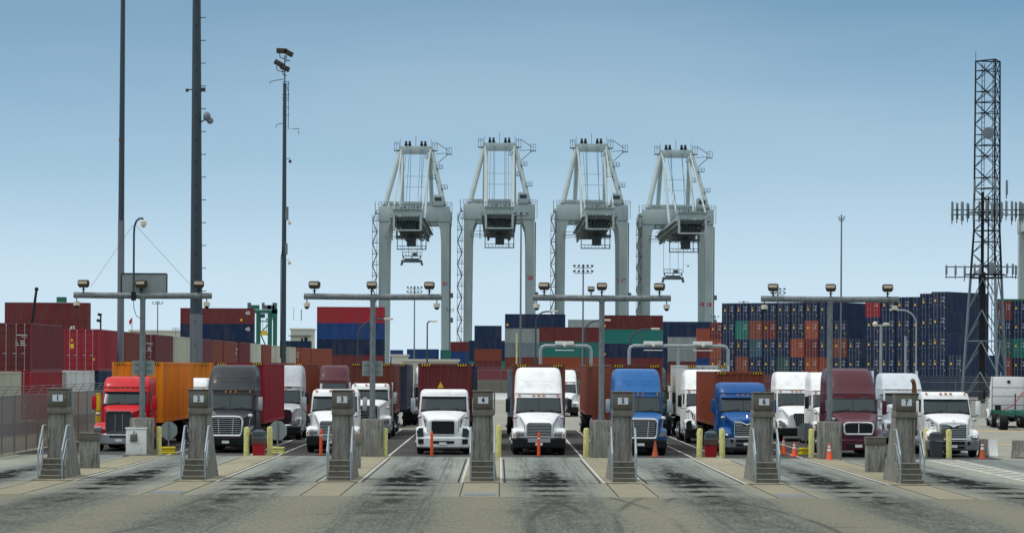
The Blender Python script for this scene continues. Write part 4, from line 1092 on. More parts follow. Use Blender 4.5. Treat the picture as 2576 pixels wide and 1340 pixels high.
# parked truck seen from behind
tr = truck('white sleeper truck seen from behind at the right edge', 35.5, 200, 'white', 'columbia', 'high', PI-.11, 'black', top=3.45)
mb = MB(); mb.box(-1.18, 1.18, 5.602, 5.66, .95, 3.44, .02); part('rear_panel', mb, M['white_p'], tr)
mb = MB()
for zq in (1.5, 2.1, 2.7): mb.box(-1.1, 1.1, 5.66, 5.672, zq, zq+.025)
for xq in (-1.1, 1.08): mb.box(xq, xq+.03, 5.66, 5.672, 1.0, 3.4)
mb.box(-.12, .08, 5.66, 5.70, 3.0, 3.2); mb.box(-.5, -.44, 5.66, 5.70, 1.2, 2.3); mb.box(.5, .9, 5.66, 5.71, 1.0, 1.5)
part('panel_seam', mb, M['black'], tr)
mb = MB(); mb.tube([(-1.0,5.7,2.4),(-.3,6.2,1.5),(.5,6.6,1.15)], .03, 6); part('air_hose', mb, M['ink_r'], tr)
mb = MB(); mb.tube([(-1.16,5.8,1.0),(-1.16,5.8,3.5)], .06, 8); part('exhaust_stack', mb, M['chrome_d'], tr)
mb = MB(); mb.box(-.6, .6, 5.9, 6.9, .95, 1.15); part('fifth_wheel', mb, M['black'], tr)
t = chassis(34.9, 194.5, 10, 'green empty chassis hitched behind the white truck at the right edge', PI-.1)
for c in kids(t):
    if c.name.startswith('chassis_frame'): c.data = c.data.copy(); c.data.materials[0] = M['green']

# ---------------------------------------------------------------- fences
def mesh_fence_mat(name, cell, wirew, c):
    m, t, p = newmat(name); n = N(t)
    g = n.n('ShaderNodeTexCoord'); sp = n.n('ShaderNodeSeparateXYZ'); n.l(g.outputs['Object'], sp.inputs[0])
    aa = n.math('ADD', sp.outputs[0], sp.outputs[1])
    s1 = n.math('FRACT', n.math('DIVIDE', n.math('ADD', aa, sp.outputs[2]), cell)); s2 = n.math('FRACT', n.math('DIVIDE', n.math('SUBTRACT', aa, sp.outputs[2]), cell))
    al = n.math('MAXIMUM', n.math('LESS_THAN', s1, wirew), n.math('LESS_THAN', s2, wirew))
    n.l(al, p.inputs['Alpha']); p.inputs['Base Color'].default_value = c4(c); p.inputs['Roughness'].default_value = .6; p.inputs['Metallic'].default_value = .2
    return m
M['chain'] = mesh_fence_mat('chain_link_wire', .075, .55, (.17,.175,.18))
M['chain_d'] = mesh_fence_mat('dark_chain_link_wire', .12, .2, (.10,.11,.12))
def fence(p0, p1, h, step, lab, mat, pm, barb=True, rails=(1.0,)):
    p0, p1 = Vector(p0), Vector(p1); d = p1-p0; L_ = d.length; rz = math.atan2(d.y, d.x)
    t = thing('chain_link_fence', lab, 'fence', p0, rz)
    mb = MB(); mb.quad((0,0,.03),(L_,0,.03),(L_,0,h),(0,0,h)); part('wire_mesh', mb, mat, t, smooth=False)
    n = int(L_/step)
    for k in range(n+1):
        x = L_*k/n; mb = MB(); mb.tube([(x,.03,0),(x,.03,h)], .04, 8)
        if barb: mb.tube([(x,.03,h),(x,-.28,h+.42)], .02, 6)
        part('post', mb, pm, t)
    for f in rails:
        mb = MB(); mb.tube([(0,.02,h*f),(L_,.02,h*f)], .028, 6); part('rail', mb, pm, t)
    if barb:
        for q in (.33, .66, 1): mb = MB(); mb.tube([(0,.03-.31*q,h+.42*q),(L_,.03-.31*q,h+.42*q)], .014, 4); part('barbed_wire', mb, M['wire'], t)
fence((-21.7, 118, 0), (-21.6, 185, 0), 2.55, 3.05, 'tall chain link fence topped with barbed wire at the left', M['chain'], M['galv'])
fence((20.0, 232, 0), (58, 226, 0), 2.9, 4, 'long dark chain link fence with rails behind the silver truck', M['chain_d'], M['mast_l'], True, (1.0, .5, .75))
fence((-6, 395, 0), (16, 395, 0), 3.4, 3, 'chain link fence far behind kiosk 4 before the pale wall', M['chain_d'], M['mast_l'], True)

# ---------------------------------------------------------------- masts and lamps
def mast(u, vt, Y, r0, r1, lab, mat, name='mast', topz=None):
    p = at(u, 900, Y); H = topz or at(u, vt, Y).z
    t = thing(name, lab, 'mast', (p.x, Y, 0)); return t, H
t, H = mast(303, 0, 203, .25, .16, 'tall slim grey mast rising out of the photo at left', None, topz=34)
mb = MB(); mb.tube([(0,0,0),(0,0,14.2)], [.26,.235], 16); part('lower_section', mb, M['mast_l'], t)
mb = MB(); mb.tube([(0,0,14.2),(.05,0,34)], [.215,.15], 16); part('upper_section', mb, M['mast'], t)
mb = MB(); mb.tube([(0,0,19.9),(0,0,20.05)], .22, 16); part('joint_ring', mb, M['rust'], t)
t, H = mast(493, 0, 215, .45, .3, 'thick dark mast with climbing pegs rising out of the photo', None, topz=38)
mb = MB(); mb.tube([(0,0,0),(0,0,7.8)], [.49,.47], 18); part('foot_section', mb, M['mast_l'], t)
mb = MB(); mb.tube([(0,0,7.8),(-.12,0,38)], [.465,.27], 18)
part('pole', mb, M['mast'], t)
for s in (0, 1):
    for k in range(18):
        z = 5.5 + k*1.72 + s*.6; mb = MB(); r_ = .48 - (z-7)*.0065
        if s: mb.tube([(r_-.15, -.05, z), (r_+.26, -.05, z)], .03, 5); mb.tube([(r_+.24,-.05,z-.05),(r_+.24,-.05,z+.07)], .02, 5)
        else: mb.tube([(-.03, -r_+.1, z), (-.03, -r_-.2, z)], .04, 5)
        part('peg', mb, M['black'], t)
mb = MB(); mb.sphere((.75,-.2,22.7), .36, .8, 1, 1); mb.tube([(.3,0,22.3),(.7,0,22.6)], .06, 6); part('drum_antenna', mb, M['dish'], t)
mb = MB(); mb.sphere((.98,-.1,22.4), .26); part('drum_antenna', mb, M['dish'], t)
mb = MB(); mb.tube([(-.3,0,24.75),(-.75,0,24.75)], .05, 6); mb.sphere((-.78,0,24.7), .14); mb.box(.3,.6,-.1,.1,24.6,24.9); part('dome_camera', mb, M['mast'], t)
# floodlight pole
pY = 286; p = at(713, 900, pY)
t = thing('floodlight_pole', 'slim tall pole with clusters of dark floodlights on top, third from left', 'light pole', (p.x, pY, 0))
zt = lambda v: at(713, v, pY).z
mb = MB(); mb.tube([(0,0,0),(0,0,zt(620)),(-.02,0,zt(210))], [.27,.23,.17], 12); mb.tube([(-.02,0,zt(210)),(-.02,0,zt(140))], .06, 6); part('pole', mb, M['mast'], t)
for x, v, s, ry in ((-.3,129,1,.05),(.35,134,.9,.5),(-.6,161,.9,.5),(0,172,.9,.4)):
    mb = MB(); mb.obox((x, -.2, zt(v)), (1.1*s, .6, .5), Matrix.Rotation(ry, 3, 'Y'), .08); f = part('floodlight', mb, M['lampbody'], t)
    mb = MB(); mb.tube([(x-.25,0,zt(v)-.2),(x-.2,0,zt(v)-.65),(x+.15,0,zt(v)-.75),(0,0,zt(v)-.8)], .045, 5); part('bracket', mb, M['black'], f)
mb = MB()
mb.tube([(-.1,0,zt(199)),(-1.0,0,zt(203)),(-1.5,0,zt(206)),(-1.5,0,zt(212))], .035, 5); mb.tube([(-.1,0,zt(310)),(-.85,0,zt(314)),(-.9,0,zt(322))], .035, 5)
mb.tube([(.35,0,zt(205)),(.35,0,zt(325)),(1.1,0,zt(324)),(1.5,0,zt(323))], .035, 5); mb.tube([(1.42,0,zt(327)),(1.4,0,zt(338))], .03, 5)
for v in (206, 212, 238, 246, 252, 270, 290): mb.tube([(-.25,0,zt(v)),(.45,0,zt(v))], .03, 5)
mb.tube([(.2,0,zt(215)),(.4,0,zt(240))], .03, 5)
part('antenna_arm', mb, M['mast'], t)
for v in (400, 555, 655):
    mb = MB(); mb.tube([(.1,0,zt(v)),(.5,0,zt(v-2)),(.55,0,zt(v+3))], .035, 5); mb.sphere((.56,0,zt(v+6)), .17); part('dome_camera', mb, M['dome_w'] if v != 400 else M['mast'], t)
mb = MB(); mb.box(.12, .42, -.2, .2, zt(552), zt(520)); mb.box(.1, .35, -.2, .2, zt(640), zt(612)); part('equipment_box', mb, M['galv'], t)
mb = MB(); mb.tube([(-.28,-.2,zt(900)),(-.28,-.2,zt(650)),(-.1,-.2,zt(620))], .05, 5); part('conduit', mb, M['black'], t)
# floodlight bank masts
def bank(u, vt, vb, Y, cols, rows, w_, lab, r=.14):
    p = at(u, 900, Y); H = at(u, vt, Y).z
    t = thing('floodlight_mast', lab, 'light pole', (p.x, Y, 0), 0, 'distant floodlight masts')
    mb = MB(); mb.tube([(0,0,0),(0,0,H)], [r*1.3, r*.8], 8); part('pole', mb, M['mast_l'], t)
    for j in range(rows):
        z = H - .3 - j*1.5*w_/5
        mb = MB(); mb.tube([(-w_/2,0,z-.35),(w_/2,0,z-.35)], .06, 5); part('crossarm', mb, M['mast'], t)
        for k in range(cols):
            x = -w_/2 + w_*k/(cols-1); mb = MB(); mb.obox((x,-.1,z), (w_/cols*.72,.4,.55*w_/5), Matrix.Rotation(.3*(1 if x > 0 else -1), 3, 'Y'), .06); part('floodlight', mb, M['lampbody'] if Y < 500 else M['mast'], t)
    return t
bank(1466, 664, 800, 480, 5, 2, 3.0, 'mast with two rows of five floodlights between crane 20 and 19')
bank(1042, 719, 880, 620, 5, 2, 3.0, 'mast with two rows of floodlights inside crane 21 portal')
bank(1956, 722, 770, 520, 4, 2, 2.4, 'floodlight mast peeking over the light gantry crossbeam at right')
bank(1870, 756, 770, 700, 4, 1, 1.9, 'small flat lamp mast above the door end block')
bank(396, 757, 830, 650, 4, 1, 2.2, 'small flat lamp mast between slim and thick mast')
bank(1132, 772, 880, 700, 3, 2, 1.6, 'small lamp mast right of crane 21')
bank(1798, 792, 880, 720, 3, 1, 1.8, 'small lamp mast left of the door end block')
bank(442, 822, 830, 700, 3, 1, 1.5, 'tiny antenna mast right of the small flat lamp mast', .06)
t = bank(1309, 532, 915, 420, 3, 1, 1.8, 'slim lamp pole with round lamp cluster in front of crane 20', .13)
t2 = bank(2115, 540, 750, 430, 2, 2, .8, 'lone slim floodlight pole in the sky left of the lattice tower', .13)
t = thing('twin_camera_pole', 'short dark pole with two box lamps behind the left containers', 'light pole', at(253, 860, 420)*1)
t.location.z = 0; zz = lambda v: at(253, v, 420).z
mb = MB(); mb.tube([(0,0,0),(0,0,zz(788))], .13, 8); part('pole', mb, M['mast'], t)
for v, x in ((791,-.15),(806,-.3)): mb = MB(); mb.obox((x,0,zz(v)), (.6,.4,.4), Matrix.Rotation(.2,3,'Y'), .05); part('floodlight', mb, M['black'], t)
# tilted dark jib
a, b = at(80, 812, 300), at(92, 727, 300); t = thing('loader_jib', 'tilted black crane jib rising behind the far left containers', 'crane jib', (a.x, 300, 0))
mb = MB(); mb.tube([(-.6,0,0),(0,0,a.z)], .3, 8); mb.tube([(0,0,a.z),(b.x-a.x,0,b.z)], [.17,.13], 8); part('arm', mb, M['black'], t)
mb = MB(); mb.sphere((b.x-a.x,0,b.z), .22); part('jib_head', mb, M['black'], t)
# flag
p = at(332, 803, 420); t = thing('flag', 'small red white and blue flag on a thin pole far left', 'flag', (p.x, 420, 0))
mb = MB(); mb.tube([(0,0,0),(0,0,p.z+.3)], .05, 5); part('flagpole', mb, M['wire'], t)
mb = MB(); mb.loft([[(0,0,p.z+.3),(0,.02,p.z+.3),(0,.02,p.z-.3),(0,0,p.z-.3)], [(-.5,.1,p.z-.3),(-.5,.12,p.z-.3),(-.3,.12,p.z-.9),(-.3,.1,p.z-.9)]]); part('cloth', mb, M['ink_r'], t)
# curved street lamps
def street_lamp(u0, u1, vt, Y, lab, vfoot=905, hm='dome_w', mat='mast'):
    a, b = at(u0, vt, Y), at(u1, vt, Y); dx = b.x-a.x; H = a.z; s = 1 if dx > 0 else -1
    t = thing('street_lamp', lab, 'street lamp', (a.x, Y, 0), 0, 'curved street lamps in the yard')
    rr = abs(dx)*.75
    pts = [(0,0,0),(0,0,H-rr)] + [(s*rr*(1-math.cos(q)), 0, H-rr+rr*math.sin(q)) for q in (.3,.6,.9,1.2,1.5)] + [(dx,0,H)]
    mb = MB(); mb.tube(pts, [.10]+[.07]*(len(pts)-1), 8); part('pole', mb, M[mat], t)
    mb = MB(); mb.obox((dx+s*.3,0,H+.02), (.75,.3,.16), None, .05); part('lamp_head', mb, M[hm], t)
street_lamp(900, 968, 802, 230, 'curved dark street lamp against the red and blue stack')
street_lamp(1075, 1084, 808, 300, 'slim street lamp inside the crane 21 portal')
street_lamp(1348, 1385, 783, 260, 'curved dark street lamp left of the gantry pole by kiosk 5')
street_lamp(1470, 1518, 805, 260, 'curved dark street lamp just left of the gantry pole by kiosk 5')
street_lamp(1583, 1640, 827, 240, 'curved dark street lamp in front of the teal container', mat='mast')
street_lamp(2305, 2258, 780, 250, 'curved pale street lamp reaching left above the silver truck', mat='galv_l')
def thin_pole(u, v, Y, lab, r=.1, mat='galv_l', lamp=True):
    p = at(u, v, Y); t = thing('camera_pole', lab, 'pole', (p.x, Y, 0), 0, 'thin camera poles in the yard')
    mb = MB(); mb.tube([(0,0,0),(0,0,p.z)], r, 8); part('pole', mb, M[mat], t)
    if lamp:
        mb = MB(); mb.tube([(-.5,0,p.z-.1),(.5,0,p.z-.1)], .05, 6); mb.sphere((-.5,0,p.z), .22); mb.obox((.45,0,p.z), (.5,.3,.25), None, .05); part('camera', mb, M['dome_w'], t)
thin_pole(2216, 815, 240, 'pale pole with camera pair before the door end block', .11)
thin_pole(2278, 845, 240, 'plain pale pole left of the curved pale lamp', .1, 'galv_l', False)
thin_pole(1300, 838, 250, 'thin yellowish pole left of the slim lamp pole', .07, 'yellow', False)
# pipe gantries with white boxes
def pipe_gantry(us, v, vf, Y, boxes, lab):
    xs = [at(u, v, Y).x for u in us]; H = at(us[0], v, Y).z
    t = thing('pipe_gantry', lab, 'gantry', (xs[0], Y, 0), 0, 'pipe gantries over the far lanes'); x0 = xs[0]
    r = .3
    pts = [(0,0,0),(0,0,H-r),(.09,0,H-.09),(r,0,H),(xs[-1]-x0-r,0,H),(xs[-1]-x0-.09,0,H-.09),(xs[-1]-x0,0,H-r),(xs[-1]-x0,0,0)]
    mb = MB(); mb.tube(pts, .11, 10); part('pipe_frame', mb, M['galv_l'], t)
    for x in xs[1:-1]: mb = MB(); mb.tube([(x-x0,0,0),(x-x0,0,H)], .12, 10); part('post', mb, M['galv_l'], t)
    for u in boxes:
        x = at(u, v, Y).x-x0; mb = MB(); mb.box(x-.62, x+.62, -.35, .35, H+.05, H+.3, .02); mb.box(x-.62, x+.62, -.35, .35, H-.32, H-.26); b = part('reader_box', mb, M['white_p'], t)
        mb = MB(); mb.sphere((x, -.4, H+.02), .12); part('reader_lens', mb, M['dome_w'], b)
pipe_gantry([1360, 1487], 869, 0, 190, [1420], 'grey pipe gantry with one white box in front of the teal container')
pipe_gantry([1583, 1706, 1831], 869, 0, 190, [1643, 1768], 'wide grey pipe gantry with two white boxes, left of the door end block')

# ---------------------------------------------------------------- ship to shore cranes
def make_crane():
    t = thing('container_crane', '', 'crane')
    C, D = M['crane'], M['crane_d']
    for y in (0, 30):
        for s in (-1, 1):
            mb = MB()
            ss = []
            for z, wi in ((0, 2.4), (44, 2.7), (48, 3.0), (50.6, 4.0)):
                xo = s*11.4; xi = s*(11.4-wi)
                xa, xb = sorted((xo, xi))
                ss.append([(xa,y-1.4,z),(xb,y-1.4,z),(xb,y+1.4,z),(xa,y+1.4,z)])
            mb.loft(ss); part('leg', mb, C, t)
        mb = MB(); mb.box(-11.6, 11.6, y-1.7, y+1.7, 50.7, 55.7, .1); part('portal_beam', mb, C, t)
        mb = MB(); mb.box(-8.5, 8.5, y-1.0, y+1.0, 3, 5); part('sill_beam', mb, C, t)
    for s in (-1, 1):
        mb = MB(); mb.box(s*10-.9, s*10+.9, 1.8, 28.2, 51.2, 54.8); part('side_beam', mb, C, t)
        mb = MB(); mb.tube([(s*9.6, 0, 55.8), (s*5.0, 12, 75.0)], .85, 10); part('pylon_strut', mb, C, t)
        mb = MB(); mb.tube([(s*5.0, 29, 55.8), (s*4.6, 13, 75.0)], .7, 8); part('rear_strut', mb, C, t)
        mb = MB(); mb.tube([(s*4.3, -66, 50.6), (s*4.7, 12, 75.0)], .26, 8); part('backstay', mb, C, t)
        mb = MB(); mb.tube([(s*4.0, -22, 49.8), (s*4.2, 13, 75.0)], .42, 6); part('forestay', mb, C, t)
        mb = MB(); mb.box(s*4.0-.4, s*4.0+.4, -70, 38, 47.3, 49.8); part('boom_girder', mb, C, t)
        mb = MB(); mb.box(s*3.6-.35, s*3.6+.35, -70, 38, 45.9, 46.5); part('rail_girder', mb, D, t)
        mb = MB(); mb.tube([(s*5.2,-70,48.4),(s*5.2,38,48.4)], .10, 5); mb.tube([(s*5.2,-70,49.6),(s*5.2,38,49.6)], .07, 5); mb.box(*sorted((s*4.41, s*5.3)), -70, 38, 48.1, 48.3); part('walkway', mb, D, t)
    mb = MB()
    for k in range(13): mb.box(-3.6, 3.6, -68+k*8, -67.4+k*8, 47.6, 48.8)
    for k in range(12): mb.tube([(-3.6,-68+k*8,48.2),(3.6,-60+k*8,48.2)], .2, 5); mb.tube([(3.6,-68+k*8,48.2),(-3.6,-60+k*8,48.2)], .2, 5)
    for k in range(26):
        for q in (-3.9, 3.9): mb.tube([(q,-69+k*4,46.2),(q,-67+k*4,47.5)], .14, 4); mb.tube([(q,-67+k*4,47.5),(q,-65+k*4,46.2)], .14, 4)
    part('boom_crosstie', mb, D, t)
    mb = MB()
    for q in (-4.0, 4.0): mb.box(q-.3, q+.3, -70.8, -70.1, 44.6, 50.6)
    mb.box(-4.4, 4.4, -70.9, -70.0, 49.0, 50.7, .05); mb.box(-4.9, 4.9, -72, -69.6, 50.8, 51.0); mb.box(-4.2, 4.2, -70.7, -70.2, 44.4, 44.8)
    part('boom_end', mb, C, t)
    mb = MB(); rnd = random.Random(3)
    for k in range(34):
        x = rnd.uniform(-3.6, 2.6); y = rnd.uniform(-66, 8); z = rnd.uniform(44.6, 47.4)
        mb.box(x, x+rnd.uniform(.3, 1.5), y, y+rnd.uniform(.5, 3), z, min(48.0, z+rnd.uniform(.2, 1.4)))
    for k in range(8): mb.tube([(-3.6+k*1.0,-70.3,44.8),(-3.6+k*1.0,-70.3,49.0)], .07, 4)
    mb.box(-2.0, 2.0, -60, -50, 45.2, 48.6); mb.box(-3.5, 3.5, -62, -30, 48.85, 49.0)
    part('winch_machinery', mb, M['mast'], t)
    mb = MB()
    for k in range(12):
        x = -4.9+k*.89; mb.tube([(x,-71.9,51),(x,-71.9,52.2)], .07, 4)
    mb.tube([(-4.9,-71.9,52.2),(4.9,-71.9,52.2)], .08, 4); mb.tube([(-4.9,-71.9,51.6),(4.9,-71.9,51.6)], .05, 4)
    for k in range(6): mb.box(-3.8+k*1.3, -3.1+k*1.3, -68, -64, 50.0, 51.4+.2*(k%3))
    part('end_railing', mb, D, t)
    mb = MB(); mb.box(-8.6, 5.2, 9, 26, 55.8, 57.8, .1); part('machinery_house', mb, C, t)
    mb = MB(); mb.box(6.0, 9.4, -2.2, 1.5, 55.8, 59.2, .1); h_ = part('electrical_cabin', mb, C, t)
    mb = MB(); mb.box(6.6, 8.8, -2.24, -2.21, 57.4, 58.6); part('window', mb, M['glass'], h_)
    # apex
    mb = MB(); mb.box(-5.3, 5.3, 11.2, 13.4, 73.6, 76.2, .1); part('apex_beam', mb, C, t)
    for x in (-3.2, -2.0, 1.9, 3.1):
        mb = MB(); mb.tube([(x-.35,12,76.9),(x+.35,12,76.9)], 1.0, 12); mb.box(x-.5, x+.5, 11.2, 12.8, 76.2, 76.8); part('sheave', mb, M['black'], t)
    mb = MB(); mb.tube([(0,12,76.2),(0,12,79.6)], .08, 5); mb.tube([(-5,12,76.2),(-5,12,78.5)], .06, 5); mb.tube([(5,12,76.2),(5,12,78.6)], .06, 5); part('lightning_rod', mb, D, t)
    mb = MB()
    for s in (-1, 1):
        for z in (76.8, 77.4):
            mb.tube([(s*5.3,11,z),(s*7.0,11,z)], .07, 4)
        for x in (5.4, 6.2, 7.0): mb.tube([(s*x,11,74.8),(s*x,11,77.4)], .07, 4)
        mb.box(*sorted((s*5.2, s*7.1)), 10.6, 13.4, 74.6, 74.8)
    mb.tube([(7.0,11,77.2),(10.8,11,74.6)], .12, 5); mb.tube([(6.5,11,73.6),(10.6,11,73.9)], .1, 5); mb.tube([(7.2,11,70.5),(10.6,11,73.6)], .12, 5); mb.box(10.0, 11.9, 10, 12, 73.4, 73.6)
    for x in (10.1, 11.0, 11.8): mb.tube([(x,10,73.5),(x,10,75.6)], .07, 4)
    mb.tube([(10.1,10,75.6),(11.8,10,75.6)], .07, 4)
    part('apex_platform', mb, D, t)
    for k in range(5):           # landings up the right strut
        f = .12 + k*.18; x = 9.6-4.6*f + (1.4 if k % 2 else -1.6); z = 55.8+19.2*f; y = 12*f-1
        mb = MB(); mb.box(x-1.0, x+1.0, y-.8, y+.8, z, z+.15)
        for q in (-1, 0, 1): mb.tube([(x+q,y-.8,z),(x+q,y-.8,z+1.3)], .07, 4)
        for q in (.7, 1.3): mb.tube([(x-1,y-.8,z+q),(x+1,y-.8,z+q)], .07, 4)
        part('landing', mb, D, t)
    for x, y1 in ((-3.1,-55),(-2.1,-30),(-1.6,-6),(1.7,-30),(2.2,-6),(3.0,-50)):
        mb = MB(); mb.tube([(x*.95,12,76),(x,y1,49.0)], .085, 5); part('hoist_cable', mb, M['cable'], t)
    mb = MB()
    for z in (62, 65.5): mb.tube([(-4.6,0,z),(4.6,0,z)], .09, 4)
    part('tie_rod', mb, M['crane'], t)
    # railings along the portal beam
    mb = MB()
    for z in (56.3, 57.0): mb.tube([(-11.6,-1.6,z),(-5.6,-1.6,z)], .06, 4); mb.tube([(5.8,-1.6,z),(11.8,-1.6,z)], .06, 4)
    for k in range(7): mb.tube([(-11.6+k,-1.6,55.7),(-11.6+k,-1.6,57)], .06, 4); mb.tube([(5.8+k,-1.6,55.7),(5.8+k,-1.6,57)], .06, 4)
    mb.box(-12.6, -11.7, -2, 2, 53.2, 53.4); mb.tube([(-12.6,-2,53.3),(-12.6,-2,57)], .1, 4); mb.tube([(12.2,-2,51),(12.2,-2,57)], .08, 4)
    part('railing', mb, D, t)
    mb = MB()
    for s in (-1, 1): mb.tube([(s*7.6,0,50.6),(s*4.2,0,51.8)], .28, 6); mb.box(s*6.4-.8, s*6.4+.8, -1, 2, 49.6, 50.5)
    part('haunch_brace', mb, C, t)
    # trolley, cab, hanging frame
    mb = MB(); mb.box(-3.4, 3.4, -36, -24, 44.6, 46.0, .1); mb.box(-4.8, 4.8, -34, -26, 44.0, 44.6)
    for x in (-4.6, -3, -1.2, .8, 2.6, 4.2): mb.box(x, x+.4, -36.4, -36, 43.4, 46.4)
    tr_ = part('trolley', mb, D, t)
    mb = MB(); mb.box(-1.2, 1.6, -38, -34, 41.2, 44.4, .15); part('operator_cab', mb, M['mast'], tr_)
    mb = MB()
    xa, xb, y_ = -4.4, 4.6, -30
    for z in (40.6, 41.6, 43.6, 44.8):
        mb.tube([(xa, y_, z), (xb if z < 44 else xa+4, y_, z)], .09, 4)
    for x in (xa, xb, xb-1.6, xa-1.6): mb.tube([(x,y_,40.6 if x != xa-1.6 else 43.2),(x,y_,47.5)], .13, 4)
    for k in range(9): mb.tube([(xa+k*1.1,y_,40.6),(xa+k*1.1,y_,41.6)], .06, 4)
    mb.tube([(-9.5,0,46.0),(xa,y_,44.6)], .12, 4); mb.tube([(-9.5,0,47.0),(xa,y_,45.6)], .08, 4); mb.tube([(-9.5,0,45.2),(xa,y_,44.0)], .08, 4)
    mb.box(xa-.2, xb+.1, y_-.3, y_+.8, 40.4, 40.6)
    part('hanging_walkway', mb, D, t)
    # stair tower on the left leg
    mb = MB()
    for x in (-13.4, -12.0):
        mb.tube([(x,-2.2,2),(x,-2.2,53)], .07, 4)
    for k in range(14):
        z = 4+k*3.6; mb.box(-13.6, -11.5, -2.8, -1.2, z, z+.18)
        for q in (.6, 1.2): mb.tube([(-13.6,-2.8,z+q),(-11.5,-2.8,z+q)], .06, 4)
        mb.tube([(-13.4 if k % 2 else -12.0,-2.2,z),(-12.0 if k % 2 else -13.4,-2.2,z+3.6)], .16, 4)
    part('stair_tower', mb, D, t)
    mb = MB(); mb.tube([(11.7,-1.2,2),(11.7,-1.2,50)], .22, 5)
    for z in (10, 18, 26): mb.box(11.6, 12.7, -1.4, -.8, z, z+1.6)
    part('cable_tray', mb, D, t)
    return t
def spreader(x, y, z, ztop, lab, wires=(-3, -1, 1.6, 3.2)):
    t = thing('spreader', lab, 'spreader', (x, y, z), 0, 'spreaders hanging from the cranes')
    mb = MB(); mb.box(-3.0, 3.0, -.9, .9, 0, .7, .05); mb.box(-2.4, 2.4, -.6, .6, .7, 1.3); part('spreader_beam', mb, M['crane_d'], t)
    mb = MB()
    for s in (-1, 1): mb.prism([(s*2.5, .8), (s*3.2, .8), (s*3.6, -.9), (s*2.9, -.9)], 'xz', -.8, .8)
    part('flipper', mb, M['crane_d'], t)
    mb = MB(); mb.box(-2.9, 2.9, -.7, .7, 1.9, 2.1)
    for k in range(7): mb.tube([(-2.8+k*.93,-.7,2.0),(-2.8+k*.93,-.7,3.2)], .08, 4)
    mb.tube([(-2.8,-.7,3.2),(2.8,-.7,3.2)], .08, 4); mb.box(.2, 1.6, -.6, .6, 2.1, 3.0); mb.box(-.1, .2, -.3, .3, 1.2, 2); mb.box(-2.9,-2.5,-.3,.3,1.2,2); mb.box(2.5,2.9,-.3,.3,1.2,2)
    part('head_block', mb, M['crane_d'], t)
    for w_ in wires: mb = MB(); mb.tube([(w_,0,2.0),(w_,0,ztop-z)], .06, 4); part('hoist_rope', mb, M['cable'], t)
cr0 = make_crane()
CR = [(1040.5, .995, '21', 'grey container crane numbered 21, leftmost of the row'), (1254, 1.012, '20', 'grey container crane numbered 20, second from left'),
      (1488, 1.01, '19', 'grey container crane numbered 19, third from left'), (1703, .985, '18', 'grey container crane numbered 18, right of crane 19'),
      (2692, .97, None, 'grey container crane cut by the right edge behind the lattice tower')]
CY0 = 920
cl = []
for k, (u, zs, num, lab) in enumerate(CR):
    c = cr0 if k == 0 else copy_tree(cr0)
    p = at(u, 900, CY0); c.location = (p.x, CY0, 0); c.scale = (1, 1, zs); c['label'] = lab; c['group'] = 'container cranes on the quay'; cl.append(c)
for k, (u, zs, num, lab) in enumerate(CR):
    if num:
        v = {'21': 714, '20': 699, '19': 706, '18': 766}[num]; z = at(u, v, CY0).z/zs
        lettering(num, 1.7, M['ink_r'], (10.1, -1.45, z), cl[k]); lettering(num, 1.7, M['ink_r'], (10.0, 28.55, z*1.03), cl[k])
p = at(1036, 660, 890); spreader(p.x, 890, p.z, 45, 'dark spreader hanging lowest under crane 21')
p = at(1254, 598, 890); spreader(p.x, 890, p.z, 45, 'dark spreader pulled up close under crane 20')
p = at(1478, 602, 890); spreader(p.x, 890, p.z, 45, 'dark spreader pulled up close under crane 19')
p = at(1693, 703, 890); spreader(p.x, 890, p.z, 45, 'dark spreader hanging far down under crane 18')
# green yard crane
gy_ = 600; a = at(690, 880, gy_)
t = thing('yard_gantry_crane', 'green yard gantry crane behind the left container row', 'crane', (a.x, gy_, 0))
X_ = lambda u: at(u, 800, gy_).x - a.x
Z_ = lambda v: at(690, v, gy_).z
for u in (650, 679, 692):
    mb = MB(); mb.box(X_(u)-.42, X_(u)+.42, -.5, .5, 0, Z_(786)); part('leg', mb, M['green'], t)
mb = MB(); mb.box(X_(630), X_(698), -.6, .6, Z_(788), Z_(779)); mb.box(X_(684), X_(697), -.6, .6, Z_(800), Z_(776)); part('top_beam', mb, M['green'], t)
for u, w_ in ((627,.7),(642,1.7),(662,.5),(674,1.4),(682,1.5),(691,.9)):
    mb = MB(); mb.box(X_(u)-w_/2, X_(u)+w_/2, -.6, .6, Z_(778), Z_(778)+(.9+.5*(w_<1))); part('winch', mb, M['crane_d'] if u != 642 else M['green'], t)
mb = MB(); mb.box(X_(654), X_(666), -1, 1, Z_(799), Z_(789), .1); cb = part('cab', mb, M['green'], t)
mb = MB(); mb.box(X_(655), X_(665), -1.05, -1.01, Z_(797), Z_(791)); part('window', mb, M['glass'], cb)
mb = MB(); mb.tube([(X_(650),0,Z_(808)),(X_(679),0,Z_(808))], .12, 4); mb.tube([(X_(652),0,Z_(840)),(X_(679),0,Z_(812))], .12, 4); mb.tube([(X_(655),0,Z_(838)),(X_(668),0,Z_(868))], .12, 4); mb.tube([(X_(668),0,Z_(803)),(X_(692),0,Z_(803))], .12, 4); part('brace', mb, M['green'], t)
mb = MB(); mb.box(X_(653), X_(675), -.4, .4, Z_(843), Z_(838)); mb.box(X_(658), X_(670), -.4, .4, Z_(838), Z_(831)); part('spreader_beam', mb, M['bus_yellow'], t)
mb = MB()
for u in (656, 661, 671): mb.tube([(X_(u),0,Z_(838)),(X_(u),0,Z_(790))], .04, 4)
part('hoist_rope', mb, M['cable'], t)
